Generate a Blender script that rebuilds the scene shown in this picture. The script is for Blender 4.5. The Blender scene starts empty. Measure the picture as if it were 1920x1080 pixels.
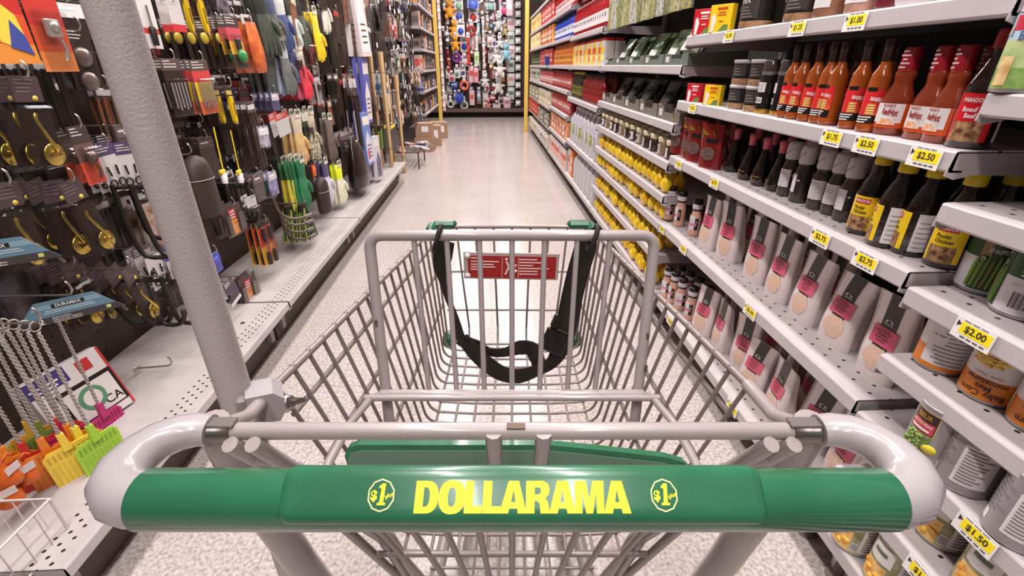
import bpy, math, random
from mathutils import Vector, Matrix
random.seed(11)
PI = math.pi
scene = bpy.context.scene
C = scene.collection

# ------------------------------------------------------------------ camera
CAM_H = 1.15
F_PX = 870.0
VPX, VPY = 912.0, 122.0             # where the aisle's long lines meet in the photograph
dv = Vector(((VPX - 960) / F_PX, (540 - VPY) / F_PX, -1.0)).normalized()
uv = Vector((0, -dv.z, dv.y)).normalized()
rv = dv.cross(uv)
ROT = Matrix((rv, dv, uv))          # rows: world axes seen from the camera
cam_data = bpy.data.cameras.new('camera')
cam_data.sensor_width = 36.0
cam_data.lens = F_PX / 1920 * 36.0
cam_data.clip_start = 0.02
cam_data.clip_end = 100
cam = bpy.data.objects.new('camera', cam_data)
C.objects.link(cam)
cam.matrix_world = Matrix.Translation((0, 0, CAM_H)) @ ROT.to_4x4()
scene.camera = cam

# ------------------------------------------------------------------ world, exposure, ceiling lamps
scene.view_settings.view_transform = 'Standard'
scene.view_settings.look = 'None'
scene.view_settings.gamma = 1.0
scene.view_settings.use_curve_mapping = False
scene.view_settings.exposure = 0.12
world = bpy.data.worlds.new('store_air')
scene.world = world
world.use_nodes = True
wb = world.node_tree.nodes['Background']
wb.inputs[0].default_value = (1.0, 0.93, 0.92, 1)
wb.inputs[1].default_value = 0.065
CEIL = 3.3
LAMP_POWER = 29
LAMPS = [(x, y) for y in (-1.6, 0.1, 1.8, 3.5, 5.2, 6.9, 8.6, 10.6) for x in (-0.5, 0.45)]
for lx, ly in LAMPS:
    ld = bpy.data.lights.new('tube_lamp', 'AREA')
    ld.shape = 'RECTANGLE'
    ld.size = 0.16
    ld.size_y = 1.25
    ld.energy = LAMP_POWER
    ld.color = (1.0, 0.945, 0.93)
    lo = bpy.data.objects.new('tube_lamp', ld)
    lo.location = (lx, ly, CEIL - 0.13)
    C.objects.link(lo)

# ------------------------------------------------------------------ measuring helpers
def ray(px, py):
    return ROT @ Vector(((px - 960) / F_PX, (540 - py) / F_PX, -1.0))
def on_z(px, py, z):
    w = ray(px, py); return Vector((0, 0, CAM_H)) + w * ((z - CAM_H) / w.z)
def on_x(px, py, x):
    w = ray(px, py); return Vector((0, 0, CAM_H)) + w * (x / w.x)
def on_y(px, py, y):
    w = ray(px, py); return Vector((0, 0, CAM_H)) + w * (y / w.y)

# ------------------------------------------------------------------ materials
def lin(c):
    return tuple(((v / 255) / 12.92 if v / 255 <= 0.04045 else ((v / 255 + 0.055) / 1.055) ** 2.4) for v in c)
MATS = {}
def M(rgb, rough=0.5, metal=0.0, coat=0.0, var=0.0, vs=30.0, bump=0.0, bs=200.0, alpha=1.0, trans=0.0, emis=0.0, rgb2=None, spec=0.5):
    key = (tuple(rgb), rough, metal, coat, var, vs, bump, bs, alpha, trans, emis, rgb2, spec)
    if key in MATS: return MATS[key]
    m = bpy.data.materials.new('paint')
    m.use_nodes = True
    nt = m.node_tree; p = nt.nodes['Principled BSDF']
    col = lin(rgb)
    p.inputs['Base Color'].default_value = (*col, 1)
    p.inputs['Roughness'].default_value = rough
    p.inputs['Metallic'].default_value = metal
    p.inputs['Coat Weight'].default_value = coat
    p.inputs['Coat Roughness'].default_value = 0.08
    p.inputs['Specular IOR Level'].default_value = spec
    p.inputs['Alpha'].default_value = alpha
    p.inputs['Transmission Weight'].default_value = trans
    if emis:
        p.inputs['Emission Color'].default_value = (*col, 1)
        p.inputs['Emission Strength'].default_value = emis
    if var or rgb2 or bump:
        tc = nt.nodes.new('ShaderNodeTexCoord')
    if var or rgb2:
        n = nt.nodes.new('ShaderNodeTexNoise'); n.inputs['Scale'].default_value = vs; n.inputs['Detail'].default_value = 4
        nt.links.new(tc.outputs['Object'], n.inputs['Vector'])
        r = nt.nodes.new('ShaderNodeValToRGB')
        r.color_ramp.elements[0].position = 0.36; r.color_ramp.elements[1].position = 0.64
        if rgb2:
            c2 = lin(rgb2)
        else:
            c2 = tuple(min(1, v * (1 + var)) for v in col)
        c1 = col if rgb2 else tuple(v * (1 - var) for v in col)
        r.color_ramp.elements[0].color = (*c1, 1); r.color_ramp.elements[1].color = (*c2, 1)
        nt.links.new(n.outputs['Fac'], r.inputs['Fac'])
        nt.links.new(r.outputs['Color'], p.inputs['Base Color'])
    if bump:
        nb = nt.nodes.new('ShaderNodeTexNoise'); nb.inputs['Scale'].default_value = bs; nb.inputs['Detail'].default_value = 2
        nt.links.new(tc.outputs['Object'], nb.inputs['Vector'])
        b = nt.nodes.new('ShaderNodeBump'); b.inputs['Strength'].default_value = bump; b.inputs['Distance'].default_value = 0.002
        nt.links.new(nb.outputs['Fac'], b.inputs['Height']); nt.links.new(b.outputs['Normal'], p.inputs['Normal'])
    MATS[key] = m
    return m

def mat_holes(rgb, rows, pitch, rad, name='perforated_metal'):
    """painted sheet metal with round punched holes in rows a given distance behind the front edge (object x)"""
    m = bpy.data.materials.new(name); m.use_nodes = True
    nt = m.node_tree; p = nt.nodes['Principled BSDF']
    p.inputs['Roughness'].default_value = 0.42
    tc = nt.nodes.new('ShaderNodeTexCoord'); sp = nt.nodes.new('ShaderNodeSeparateXYZ')
    nt.links.new(tc.outputs['Object'], sp.inputs[0])
    def mth(op, a, b=None):
        n = nt.nodes.new('ShaderNodeMath'); n.operation = op
        for i, v in enumerate((a, b)):
            if v is None: continue
            if isinstance(v, (int, float)): n.inputs[i].default_value = v
            else: nt.links.new(v, n.inputs[i])
        return n.outputs[0]
    total = None
    for k, rx in enumerate(rows):
        yy = mth('ADD', mth('DIVIDE', sp.outputs['Y'], pitch), 100.0 + 0.5 * (k % 2))
        fy = mth('MULTIPLY', mth('SUBTRACT', mth('FRACT', yy), 0.5), pitch)
        fx = mth('SUBTRACT', mth('ABSOLUTE', sp.outputs['X']), rx)
        d = mth('SQRT', mth('ADD', mth('POWER', fx, 2), mth('POWER', fy, 2)))
        h = mth('LESS_THAN', d, rad)
        total = h if total is None else mth('MAXIMUM', total, h)
    noise = nt.nodes.new('ShaderNodeTexNoise'); noise.inputs['Scale'].default_value = 9; noise.inputs['Detail'].default_value = 6
    nt.links.new(tc.outputs['Object'], noise.inputs['Vector'])
    rmp = nt.nodes.new('ShaderNodeValToRGB'); c = lin(rgb)
    rmp.color_ramp.elements[0].position = 0.3; rmp.color_ramp.elements[1].position = 0.6
    rmp.color_ramp.elements[0].color = (*[v * 0.86 for v in c], 1); rmp.color_ramp.elements[1].color = (*c, 1)
    nt.links.new(noise.outputs['Fac'], rmp.inputs['Fac'])
    mx = nt.nodes.new('ShaderNodeMix'); mx.data_type = 'RGBA'
    nt.links.new(total, mx.inputs['Factor']); nt.links.new(rmp.outputs['Color'], mx.inputs['A'])
    mx.inputs['B'].default_value = (*lin((45, 30, 26)), 1)
    nt.links.new(mx.outputs['Result'], p.inputs['Base Color'])
    return m

# ------------------------------------------------------------------ mesh building
TEXT = {}
def text_mesh(s, bold=0.0, sx=1.0):
    key = (s, bold, sx)
    if key not in TEXT:
        cu = bpy.data.curves.new('lettering', 'FONT'); cu.body = s
        cu.align_x = 'CENTER'; cu.align_y = 'CENTER'; cu.size = 1.0; cu.offset = bold; cu.resolution_u = 3
        ob = bpy.data.objects.new('lettering', cu)
        me = bpy.data.meshes.new_from_object(ob)
        vs = [(v.co.x * sx, v.co.y) for v in me.vertices]; fs = [tuple(p.vertices) for p in me.polygons]
        bpy.data.objects.remove(ob); bpy.data.curves.remove(cu); bpy.data.meshes.remove(me)
        TEXT[key] = (vs, fs)
    return TEXT[key]

class MB:
    """collects shapes; link() turns them into ONE mesh object"""
    def __init__(s): s.v = []; s.f = []; s.mi = []; s.sm = []; s.mats = []
    def mat(s, m):
        if m not in s.mats: s.mats.append(m)
        return s.mats.index(m)
    def add(s, vs, fs, m, smooth=False, T=None):
        o = len(s.v); k = s.mat(m)
        if T is not None: vs = [T @ Vector(v) for v in vs]
        s.v += [tuple(v) for v in vs]
        for f in fs:
            s.f.append(tuple(i + o for i in f)); s.mi.append(k); s.sm.append(smooth)
        return s
    def box(s, c, d, m, b=0.0, T=None):
        hx, hy, hz = d[0] / 2, d[1] / 2, d[2] / 2
        b = min(b, hx * .9, hy * .9, hz * .9)
        cx, cy, cz = c
        if b <= 0:
            vs = [(cx + x * hx, cy + y * hy, cz + z * hz) for x in (-1, 1) for y in (-1, 1) for z in (-1, 1)]
            return s.add(vs, [(0, 1, 3, 2), (4, 6, 7, 5), (0, 4, 5, 1), (2, 3, 7, 6), (0, 2, 6, 4), (1, 5, 7, 3)], m, False, T)
        vs = []; idx = {}
        for x in (-1, 1):
            for y in (-1, 1):
                for z in (-1, 1):
                    for a in range(3):
                        q = [hx - b, hy - b, hz - b]; q[a] += b
                        idx[(x, y, z, a)] = len(vs); vs.append((cx + x * q[0], cy + y * q[1], cz + z * q[2]))
        fs = []
        for a in range(3):
            o = [i for i in range(3) if i != a]
            for sg in (-1, 1):
                def k(u, w):
                    t = [0, 0, 0]; t[a] = sg; t[o[0]] = u; t[o[1]] = w; return idx[(t[0], t[1], t[2], a)]
                q = (k(-1, -1), k(1, -1), k(1, 1), k(-1, 1))
                fs.append(q if (sg > 0) == (a != 1) else q[::-1])
        for a in range(3):
            o = [i for i in range(3) if i != a]
            for u in (-1, 1):
                for w in (-1, 1):
                    def k(e, ax):
                        t = [0, 0, 0]; t[a] = e; t[o[0]] = u; t[o[1]] = w; return idx[(t[0], t[1], t[2], ax)]
                    fs.append((k(-1, o[0]), k(1, o[0]), k(1, o[1]), k(-1, o[1])))
        for x in (-1, 1):
            for y in (-1, 1):
                for z in (-1, 1): fs.append(tuple(idx[(x, y, z, a)] for a in range(3)))
        return s.add(vs, fs, m, False, T)
    def tube(s, pts, r, m, n=8, T=None, closed=False, sq=1.0):
        pts = [Vector(p) for p in pts]; L = len(pts)
        rs = r if isinstance(r, (list, tuple)) else [r] * L
        vs = []; fs = []; up = None
        for i, p in enumerate(pts):
            a = pts[i - 1] if (i > 0 or closed) else p; b = pts[(i + 1) % L] if (i < L - 1 or closed) else p
            t = (b - a).normalized() if (b - a).length > 1e-9 else Vector((0, 0, 1))
            if up is None: up = t.orthogonal().normalized()
            up = (up - t * up.dot(t)); up = up.normalized() if up.length > 1e-6 else t.orthogonal().normalized()
            w = t.cross(up)
            for k in range(n):
                g = 2 * PI * k / n
                vs.append(p + (up * math.cos(g) + w * math.sin(g) * sq) * rs[i])
        for i in range(L if closed else L - 1):
            j = (i + 1) % L
            for k in range(n): fs.append((i * n + k, i * n + (k + 1) % n, j * n + (k + 1) % n, j * n + k))
        s.add(vs, fs, m, True, T)
        if not closed:
            s.add(vs[:n], [tuple(range(n))[::-1]], m, False, T); s.add(vs[-n:], [tuple(range(n))], m, False, T)
        return s
    def lathe(s, prof, m, n=18, T=None, a0=0.0, a1=2 * PI, sx=1.0, sy=1.0, smooth=True, cap=True):
        """profile of (r, z); angle 0 faces -y; a0..a1 for a patch"""
        full = abs(a1 - a0 - 2 * PI) < 1e-6; cols = n if full else n + 1
        vs = []; fs = []
        for r, z in prof:
            for k in range(cols):
                g = a0 + (a1 - a0) * k / n
                vs.append((math.sin(g) * r * sx, -math.cos(g) * r * sy, z))
        for i in range(len(prof) - 1):
            for k in range(n):
                j = (k + 1) % cols
                fs.append((i * cols + k, i * cols + j, (i + 1) * cols + j, (i + 1) * cols + k))
        s.add(vs, fs, m, smooth, T)
        if full and cap:
            if prof[0][0] > 1e-5: s.add(vs[:cols], [tuple(range(cols))[::-1]], m, False, T)
            if prof[-1][0] > 1e-5: s.add(vs[-cols:], [tuple(range(cols))], m, False, T)
        return s
    def prism(s, poly, y0, y1, m, T=None):
        """polygon in x,z extruded along y"""
        n = len(poly)
        vs = [(x, y0, z) for x, z in poly] + [(x, y1, z) for x, z in poly]
        fs = [tuple(range(n)), tuple(range(n, 2 * n))[::-1]] + [((i + 1) % n, i, i + n, (i + 1) % n + n) for i in range(n)]
        return s.add(vs, fs, m, False, T)
    def ball(s, c, r, m, n=12, k=8, T=None):
        rx, ry, rz = (r, r, r) if isinstance(r, (int, float)) else r
        vs = []; fs = []
        for i in range(k + 1):
            a = PI * i / k
            for j in range(n):
                g = 2 * PI * j / n
                vs.append((c[0] + rx * math.sin(a) * math.cos(g), c[1] + ry * math.sin(a) * math.sin(g), c[2] - rz * math.cos(a)))
        for i in range(k):
            for j in range(n): fs.append((i * n + j, i * n + (j + 1) % n, (i + 1) * n + (j + 1) % n, (i + 1) * n + j))
        return s.add(vs, fs, m, True, T)
    def loft(s, rings, m, smooth=True, T=None, caps=True):
        n = len(rings[0]); vs = [p for r in rings for p in r]; fs = []
        for i in range(len(rings) - 1):
            for k in range(n): fs.append((i * n + k, i * n + (k + 1) % n, (i + 1) * n + (k + 1) % n, (i + 1) * n + k))
        s.add(vs, fs, m, smooth, T)
        if caps: s.add(rings[0], [tuple(range(n))[::-1]], m, False, T); s.add(rings[-1], [tuple(range(n))], m, False, T)
        return s
    def text(s, st, size, m, c=(0, 0, 0), T=None, bold=0.0, sx=1.0, bend=None, w=None):
        """lettering on the plane facing -y (x right, z up); bend = cylinder radius"""
        vs, fs = text_mesh(st, bold, sx)
        if not fs: return s
        k = size
        if w: k = w / max(1e-6, max(v[0] for v in vs) - min(v[0] for v in vs))
        out = []
        for x, y in vs:
            X, Z = x * k, y * (size if w else k)
            if bend: out.append((c[0] + math.sin((c[1] + X) / bend) * bend, -math.cos((c[1] + X) / bend) * bend, c[2] + Z))
            else: out.append((c[0] + X, c[1], c[2] + Z))
        return s.add(out, fs, m, False, T)
    def quad(s, a, b, c, d, m, T=None): return s.add([a, b, c, d], [(0, 1, 2, 3)], m, False, T)
    def mesh(s, name):
        me = bpy.data.meshes.new(name)
        me.from_pydata(s.v, [], s.f)
        for m in s.mats: me.materials.append(m)
        me.polygons.foreach_set('material_index', s.mi)
        me.polygons.foreach_set('use_smooth', s.sm)
        me.validate(); me.update()
        return me

def tag(o, label=None, cat=None, group=None, kind=None):
    if label: o['label'] = label
    if cat: o['category'] = cat
    if group: o['group'] = group
    if kind: o['kind'] = kind
    return o
def link(name, mesh, parent=None, loc=None, rz=None):
    o = bpy.data.objects.new(name, mesh.mesh(name) if isinstance(mesh, MB) else mesh)
    C.objects.link(o)
    if parent: o.parent = parent
    if loc is not None: o.location = loc
    if rz is not None: o.rotation_euler = (0, 0, rz)
    return o
def thing(name, label, cat, loc=(0, 0, 0), rot=(0, 0, 0), group=None, scale=1.0):
    o = bpy.data.objects.new(name, None); o.empty_display_size = 0.02; C.objects.link(o)
    o.location = loc; o.rotation_euler = rot; o.scale = (scale, scale, scale)
    return tag(o, label, cat, group)
PROTO = {}
def put(fn, args, name, label, cat, loc, rz=0.0, group=None, tilt=(0, 0), scale=1.0, flat=False):
    """fn(*args) -> list of (part name, MB, parent index or None); built once, then copied part by part"""
    key = (fn.__name__, args)
    if key not in PROTO:
        PROTO[key] = [(n, b.mesh(n), p) for n, b, p in fn(*args)]
    parts = PROTO[key]
    if len(parts) == 1:
        o = bpy.data.objects.new(name, parts[0][1]); C.objects.link(o)
        o.location = loc; o.rotation_euler = (tilt[0], tilt[1], rz); o.scale = (scale, scale, scale)
        return tag(o, label, cat, group)
    root = thing(name, label, cat, loc, (tilt[0], tilt[1], rz), group, scale)
    objs = []
    for n, me, p in parts:
        c = bpy.data.objects.new(n, me); C.objects.link(c)
        c.parent = root if p is None else objs[p]
        objs.append(c)
    return root
ORD = ['first', 'second', 'third', 'fourth', 'fifth', 'sixth', 'seventh', 'eighth', 'ninth', 'tenth', 'eleventh', 'twelfth',
       'thirteenth', 'fourteenth', 'fifteenth', 'sixteenth', 'seventeenth', 'eighteenth', 'nineteenth', 'twentieth']
ORD += ['twenty-' + w for w in ORD[:9]] + ['thirtieth'] + ['thirty-' + w for w in ORD[:9]]
def near(i): return 'nearest' if i == 0 else ORD[i] + ' nearest' if i < 39 else 'far'
def Tm(loc=(0, 0, 0), rx=0, ry=0, rz=0):
    return Matrix.Translation(loc) @ Matrix.Rotation(rz, 4, 'Z') @ Matrix.Rotation(ry, 4, 'Y') @ Matrix.Rotation(rx, 4, 'X')
# ================================================================== setting
XR = 0.785          # front edge of the right hand shelves
XL = -0.90          # front edge of the left hand deck
PEG = -1.38         # left pegboard
END_Y = 12.0
def floor_mat():
    m = bpy.data.materials.new('speckled_tile'); m.use_nodes = True
    nt = m.node_tree; p = nt.nodes['Principled BSDF']
    tc = nt.nodes.new('ShaderNodeTexCoord')
    n = nt.nodes.new('ShaderNodeTexNoise'); n.inputs['Scale'].default_value = 95; n.inputs['Detail'].default_value = 5; n.inputs['Roughness'].default_value = 0.7
    nt.links.new(tc.outputs['Object'], n.inputs['Vector'])
    r = nt.nodes.new('ShaderNodeValToRGB')
    r.color_ramp.elements[0].position = 0.30; r.color_ramp.elements[0].color = (*lin((134, 120, 113)), 1)
    r.color_ramp.elements[1].position = 0.60; r.color_ramp.elements[1].color = (*lin((203, 192, 188)), 1)
    nt.links.new(n.outputs['Fac'], r.inputs['Fac'])
    n2 = nt.nodes.new('ShaderNodeTexNoise'); n2.inputs['Scale'].default_value = 2.2; n2.inputs['Detail'].default_value = 5
    nt.links.new(tc.outputs['Object'], n2.inputs['Vector'])
    r2 = nt.nodes.new('ShaderNodeValToRGB')
    r2.color_ramp.elements[0].position = 0.35; r2.color_ramp.elements[0].color = (0.94, 0.92, 0.91, 1)
    r2.color_ramp.elements[1].position = 0.6; r2.color_ramp.elements[1].color = (1, 1, 1, 1)
    nt.links.new(n2.outputs['Fac'], r2.inputs['Fac'])
    mu = nt.nodes.new('ShaderNodeMix'); mu.data_type = 'RGBA'; mu.blend_type = 'MULTIPLY'; mu.inputs['Factor'].default_value = 1
    nt.links.new(r.outputs['Color'], mu.inputs['A']); nt.links.new(r2.outputs['Color'], mu.inputs['B'])
    br = nt.nodes.new('ShaderNodeTexBrick'); br.offset = 0.0
    br.inputs['Scale'].default_value = 1.0; br.inputs['Brick Width'].default_value = 0.305; br.inputs['Row Height'].default_value = 0.305
    br.inputs['Mortar Size'].default_value = 0.0012; br.inputs['Mortar Smooth'].default_value = 0.2
    br.inputs['Color1'].default_value = (1, 1, 1, 1); br.inputs['Color2'].default_value = (0.97, 0.97, 0.97, 1); br.inputs['Mortar'].default_value = (0.62, 0.59, 0.57, 1)
    nt.links.new(tc.outputs['Object'], br.inputs['Vector'])
    mu2 = nt.nodes.new('ShaderNodeMix'); mu2.data_type = 'RGBA'; mu2.blend_type = 'MULTIPLY'; mu2.inputs['Factor'].default_value = 1
    nt.links.new(mu.outputs['Result'], mu2.inputs['A']); nt.links.new(br.outputs['Color'], mu2.inputs['B'])
    nt.links.new(mu2.outputs['Result'], p.inputs['Base Color'])
    p.inputs['Roughness'].default_value = 0.2
    return m
fl = link('floor', MB().box((0.2, 6, -0.02), (9, 18, 0.04), floor_mat())); tag(fl, kind='structure')
ce = link('ceiling', MB().box((0.2, 6, CEIL + 0.03), (9, 18, 0.06), M((205, 200, 198), 0.9))); tag(ce, kind='structure')
wb_ = link('wall_back', MB().box((0.2, 15.03, CEIL / 2), (9, 0.06, CEIL), M((190, 184, 180), 0.8))); tag(wb_, kind='structure')
# ceiling fixtures that carry the tube lamps
def fixture():
    h = MB().box((0, 0, 0.05), (0.26, 1.4, 0.05), M((225, 222, 220), 0.5), 0.01)
    d = MB().box((0, 0, 0.012), (0.2, 1.34, 0.02), M((255, 250, 246), 0.4, emis=2.5))
    return [('housing', h, None), ('diffuser', d, None)]
for i, (lx, ly) in enumerate(LAMPS):
    side = 'left' if lx < 0 else 'right'
    put(fixture, (), 'ceiling_light', 'white ceiling strip light, %s of the %s hand row above the aisle' % (near(i // 2), side), 'ceiling light', (lx, ly, CEIL - 0.075), group='strip lights above the aisle')

SHELF = M((184, 175, 177), 0.4, var=0.05, vs=6)
SHELF_D = M((166, 157, 158), 0.45)
PLATE_R = mat_holes((190, 181, 182), (0.045, 0.075), 0.05, 0.0042, 'perforated_shelf')
PLATE_L = mat_holes((184, 174, 172), (0.035, 0.055, 0.075), 0.03, 0.0042, 'perforated_deck')  # deck colour lowered to stand in for shade under the hanging goods
BACKP = M((48, 40, 37), 0.7, var=0.1, vs=4)  # back panels coloured dark to deepen the shade inside the shelves
YEL = M((252, 226, 20), 0.5)
TAGW = M((236, 232, 228), 0.5)
INK = M((40, 34, 30), 0.6)
def price_tag(y, text, parent, up=False):
    """on the lip of a shelf whose origin is its front top edge; faces the aisle (-x)"""
    T = Tm((-0.0058, y, -0.019), rz=-PI / 2) @ Tm(rx=-0.06)
    b = MB().box((0, 0, 0), (0.066, 0.0008, 0.036), TAGW, 0, T)
    b.box((0.004, -0.0004, 0.002), (0.052, 0.0006, 0.019), YEL, 0, T)
    b.prism([(-0.029, 0.0115), (-0.022, 0.0065), (-0.029, 0.0015)], -0.0009, -0.0002, INK, T)
    for k in range(3): b.box((-0.014 + 0.014 * k, -0.0006, 0.0148), (0.011, 0.0004, 0.0022), M((150, 140, 150), 0.6), 0, T)
    for k in range(4): b.box((-0.012 + 0.011 * k, -0.0006, -0.0125), (0.008, 0.0004, 0.0026), M((90, 84, 84), 0.6), 0, T)
    p = link('price_tag', b, parent); p['label'] = 'yellow and white paper price tag'
    t = MB().text(text, 0.016, INK, (0.004, -0.0011, 0.002), T, bold=0.02)
    link('lettering', t, p)
def shelf(y0, y1, z, label, depth=0.40, x=XR, sgn=1, lip=0.036, tags=(), name='metal_shelf', plate=None, group='metal shelves of the right hand gondola'):
    """origin on the front top edge at y0; sgn = +1 runs back towards +x"""
    t = thing(name, label, 'shelf', (x, y0, z), group=group)
    L = y1 - y0; g = 0.003
    p = MB().add([(sgn * a, b, c) for a in (0.004, depth) for b in (g, L - g) for c in (-0.004, 0)], [(0, 1, 3, 2), (4, 6, 7, 5), (0, 4, 5, 1), (2, 3, 7, 6), (0, 2, 6, 4), (1, 5, 7, 3)], plate or PLATE_R)
    link('shelf_plate', p, t)
    poly = [(0.006, 0.0), (0.0, -0.001), (-0.002, -0.004), (-0.004, -lip + 0.004), (-0.001, -lip), (0.022, -lip), (0.022, -lip + 0.003), (0.004, -lip + 0.004), (0.004, -0.004), (0.006, -0.004)]
    l = MB().prism([(sgn * a, c) for a, c in poly], g, L - g, SHELF)
    link('front_lip', l, t)
    for e, yy in (('a', g), ('b', L - g - 0.003)):
        q = MB().prism([(sgn * a, c) for a, c in [(0.0, -0.002), (-0.006, -lip - 0.006), (0.012, -lip - 0.012), (0.05, -lip - 0.004), (depth, -lip - 0.02), (depth, -0.004)]], yy, yy + 0.003, SHELF_D)
        link('bracket', q, t)
    for yy, s in tags: price_tag(min(max(yy - y0, 0.04), L - 0.04), s, t)
    if z < 0.25:
        link('toe_kick', MB().box((sgn * 0.10, L / 2, -z + 0.045), (0.02, L - 0.02, 0.09), M((96, 86, 82), 0.6)), t)
        for e in (0.06, L - 0.06):
            link('foot', MB().box((sgn * 0.22, e, -z + 0.08), (0.3, 0.03, 0.08), SHELF_D).lathe([(0.026, 0), (0.026, 0.012), (0.012, 0.018), (0.012, z - 0.05)], M((130, 118, 112), 0.5), 12, Tm((sgn * (0.06 if sgn > 0 else 0.125), e, -z))), t)
    return t
def bay(y0, y1, top, label, x=1.20, sgn=1, mat=None):
    t = thing('gondola_frame', label, 'shelving', (x, (y0 + y1) / 2, 0), group='gondola frames')
    L = y1 - y0
    link('back_panel', MB().box((0.015 * sgn, 0, (top + 0.1) / 2 + .03), (0.02, L - 0.004, top - 0.1), mat or BACKP), t)
    for e in (-1, 1):
        u = MB().box((0.0, e * (L / 2 - 0.014), top / 2), (0.03, 0.026, top), M((120, 112, 110), 0.5), 0.003)
        link('upright', u, t)
    return t
BAYS = [(-0.75, 0.752), (0.758, 2.02), (2.026, 3.50), (3.506, 4.85), (4.856, 6.25), (6.256, 7.70), (7.706, 9.30)]
BNAME = ['canned food bay', 'salt bay', 'lemon bay', 'vinegar bay', 'red bottle bay', 'second last bay', 'last bay']
for (a, b), n in zip(BAYS, BNAME):
    bay(a, b, 2.35, 'dark back frame of the right hand shelving, ' + n)
# shelves of the right hand gondola: (bay, height, label, price tags)
SZ = {0: [0.155, 0.32, 0.478, 0.625, 0.775, 0.936, 1.112, 1.232, 1.6],
      1: [0.155, 0.497, 0.80, 1.02, 1.252, 1.6],
      2: [0.155, 0.33, 0.49, 0.618, 0.765, 0.925, 1.150, 1.75],
      3: [0.155, 0.488, 0.875, 1.15, 1.385, 1.75],
      4: [0.155, 0.44, 0.69, 0.92, 1.15, 1.40, 1.65, 1.90],
      5: [0.155, 0.42, 0.66, 0.92, 1.15, 1.40, 1.65, 1.90],
      6: [0.155, 0.42, 0.66, 0.92, 1.15, 1.40, 1.65, 1.90]}
def ytag(px, py): return on_x(px, py, XR).y
TAGS = {(0, 2): [(ytag(1835, 998), '$1.50')], (0, 1): [(ytag(1742, 1062), '$1.50')], (0, 4): [(ytag(1845, 597), '$2.00')],
        (1, 3): [(ytag(1563, 257), '$1.75'), (ytag(1628, 271), '$2.50'), (ytag(1738, 295), '$2.50'), (ytag(1301, 201), '$1.25')],
        (1, 2): [(ytag(1543, 440), '$2.75'), (ytag(1627, 486), '$2.75'), (ytag(1342, 341), '$2.75'), (ytag(1275, 306), '$1.50')],
        (1, 1): [(ytag(1411, 575), '$3.50'), (ytag(1284, 460), '$3.50'), (ytag(1232, 414), '$3.00')],
        (1, 0): [(ytag(1258, 603), '$3.00'), (ytag(1374, 768), '$3.50')],
        (1, 4): [(ytag(1370, 64), '$1.00'), (ytag(1500, 47), '$1.25'), (ytag(1610, 33), '$1.00')]}
SH = {}
for b, zs in SZ.items():
    for k, z in enumerate(zs):
        y0, y1 = BAYS[b]
        d = 0.40
        SH[(b, k)] = shelf(y0, y1, z, 'grey metal shelf, %s from the floor in the %s' % (ORD[k], BNAME[b]), d, tags=TAGS.get((b, k), ()))
# left gondola
LBAYS = [(0.66, 1.87), (1.876, 3.13), (3.136, 5.18), (5.186, 7.88)]
LNAME = ['nearest the cart', 'halfway along', 'farther along', 'past the deck']
PEGM = mat_holes((84, 74, 68), (), 0.03, 0.004) if False else M((70, 57, 50), 0.75, var=0.08, vs=5)
def pegboard(y0, y1, i):
    t = thing('pegboard_frame', 'brown pegboard panel of the left gondola, section ' + LNAME[i], 'shelving', (PEG, (y0 + y1) / 2, 0), group='gondola frames')
    L = y1 - y0
    b = MB().box((-0.01, 0, 1.26), (0.02, L - .004, 2.15), PEGM)
    for iy in range(int(L / 0.076)):
        for iz in range(3): b.lathe([(0.0045, 0), (0.0045, 0.001)], M((30, 22, 20), 0.9), 6, Tm((0.0, -L / 2 + 0.05 + iy * 0.076, 0.23 + iz * 0.076), ry=PI / 2))
    link('pegboard', b, t)
    for e in (-1, 1): link('upright', MB().box((0.006, e * (L / 2 - 0.014), 1.2), (0.03, 0.026, 2.4), M((120, 112, 110), 0.5), 0.003), t)
for i, (a, b) in enumerate(LBAYS):
    pegboard(a, b, i)
    if i == 3: continue
    shelf(a, b, 0.205, 'grey perforated deck of the left gondola, section ' + LNAME[i], 0.455, XL, -1, 0.032, name='base_deck', plate=PLATE_L, group='base decks under the hooks')
# ================================================================== shopping cart (metres ahead of the photographer, turned a little off the aisle)
HEAD = math.radians(2.846)
CO = Vector((0, 0.66, 0))
cb = Vector((math.sin(HEAD), math.cos(HEAD), 0)) * 0.66
cart = thing('shopping_cart', 'grey wire shopping cart with a green plastic push handle and tall pole in the aisle', 'shopping cart', cb, (0, 0, -HEAD))
PAINT = M((152, 140, 140), 0.33, coat=0.25, var=0.05, vs=12)
WIRE = M((132, 117, 113), 0.35, coat=0.2)  # darker than the frame paint: underside shading put into the wire colour
GREY = M((160, 152, 154), 0.28, coat=0.4)
GREEN = M((40, 98, 68), 0.26, coat=0.25, var=0.10, vs=18)
GREEN2 = M((24, 86, 58), 0.35)
STRAP = M((30, 23, 18), 0.75, bump=0.3, bs=400)
CHROME = M((190, 180, 176), 0.12, metal=1.0)
LETTER = M((250, 236, 20), 0.5)
CT = Matrix.Translation(-CO)
class CB(MB):
    def mesh(s, name):
        s.v = [(x - CO.x, y - CO.y, z - CO.z) for x, y, z in s.v]
        return MB.mesh(s, name)
def arc3(a, b, c, n=6):
    """rounded corner: quadratic curve a-b-c"""
    a, b, c = Vector(a), Vector(b), Vector(c)
    return [a * (1 - t) ** 2 + b * 2 * t * (1 - t) + c * t * t for t in [i / n for i in range(n + 1)]]
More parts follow.
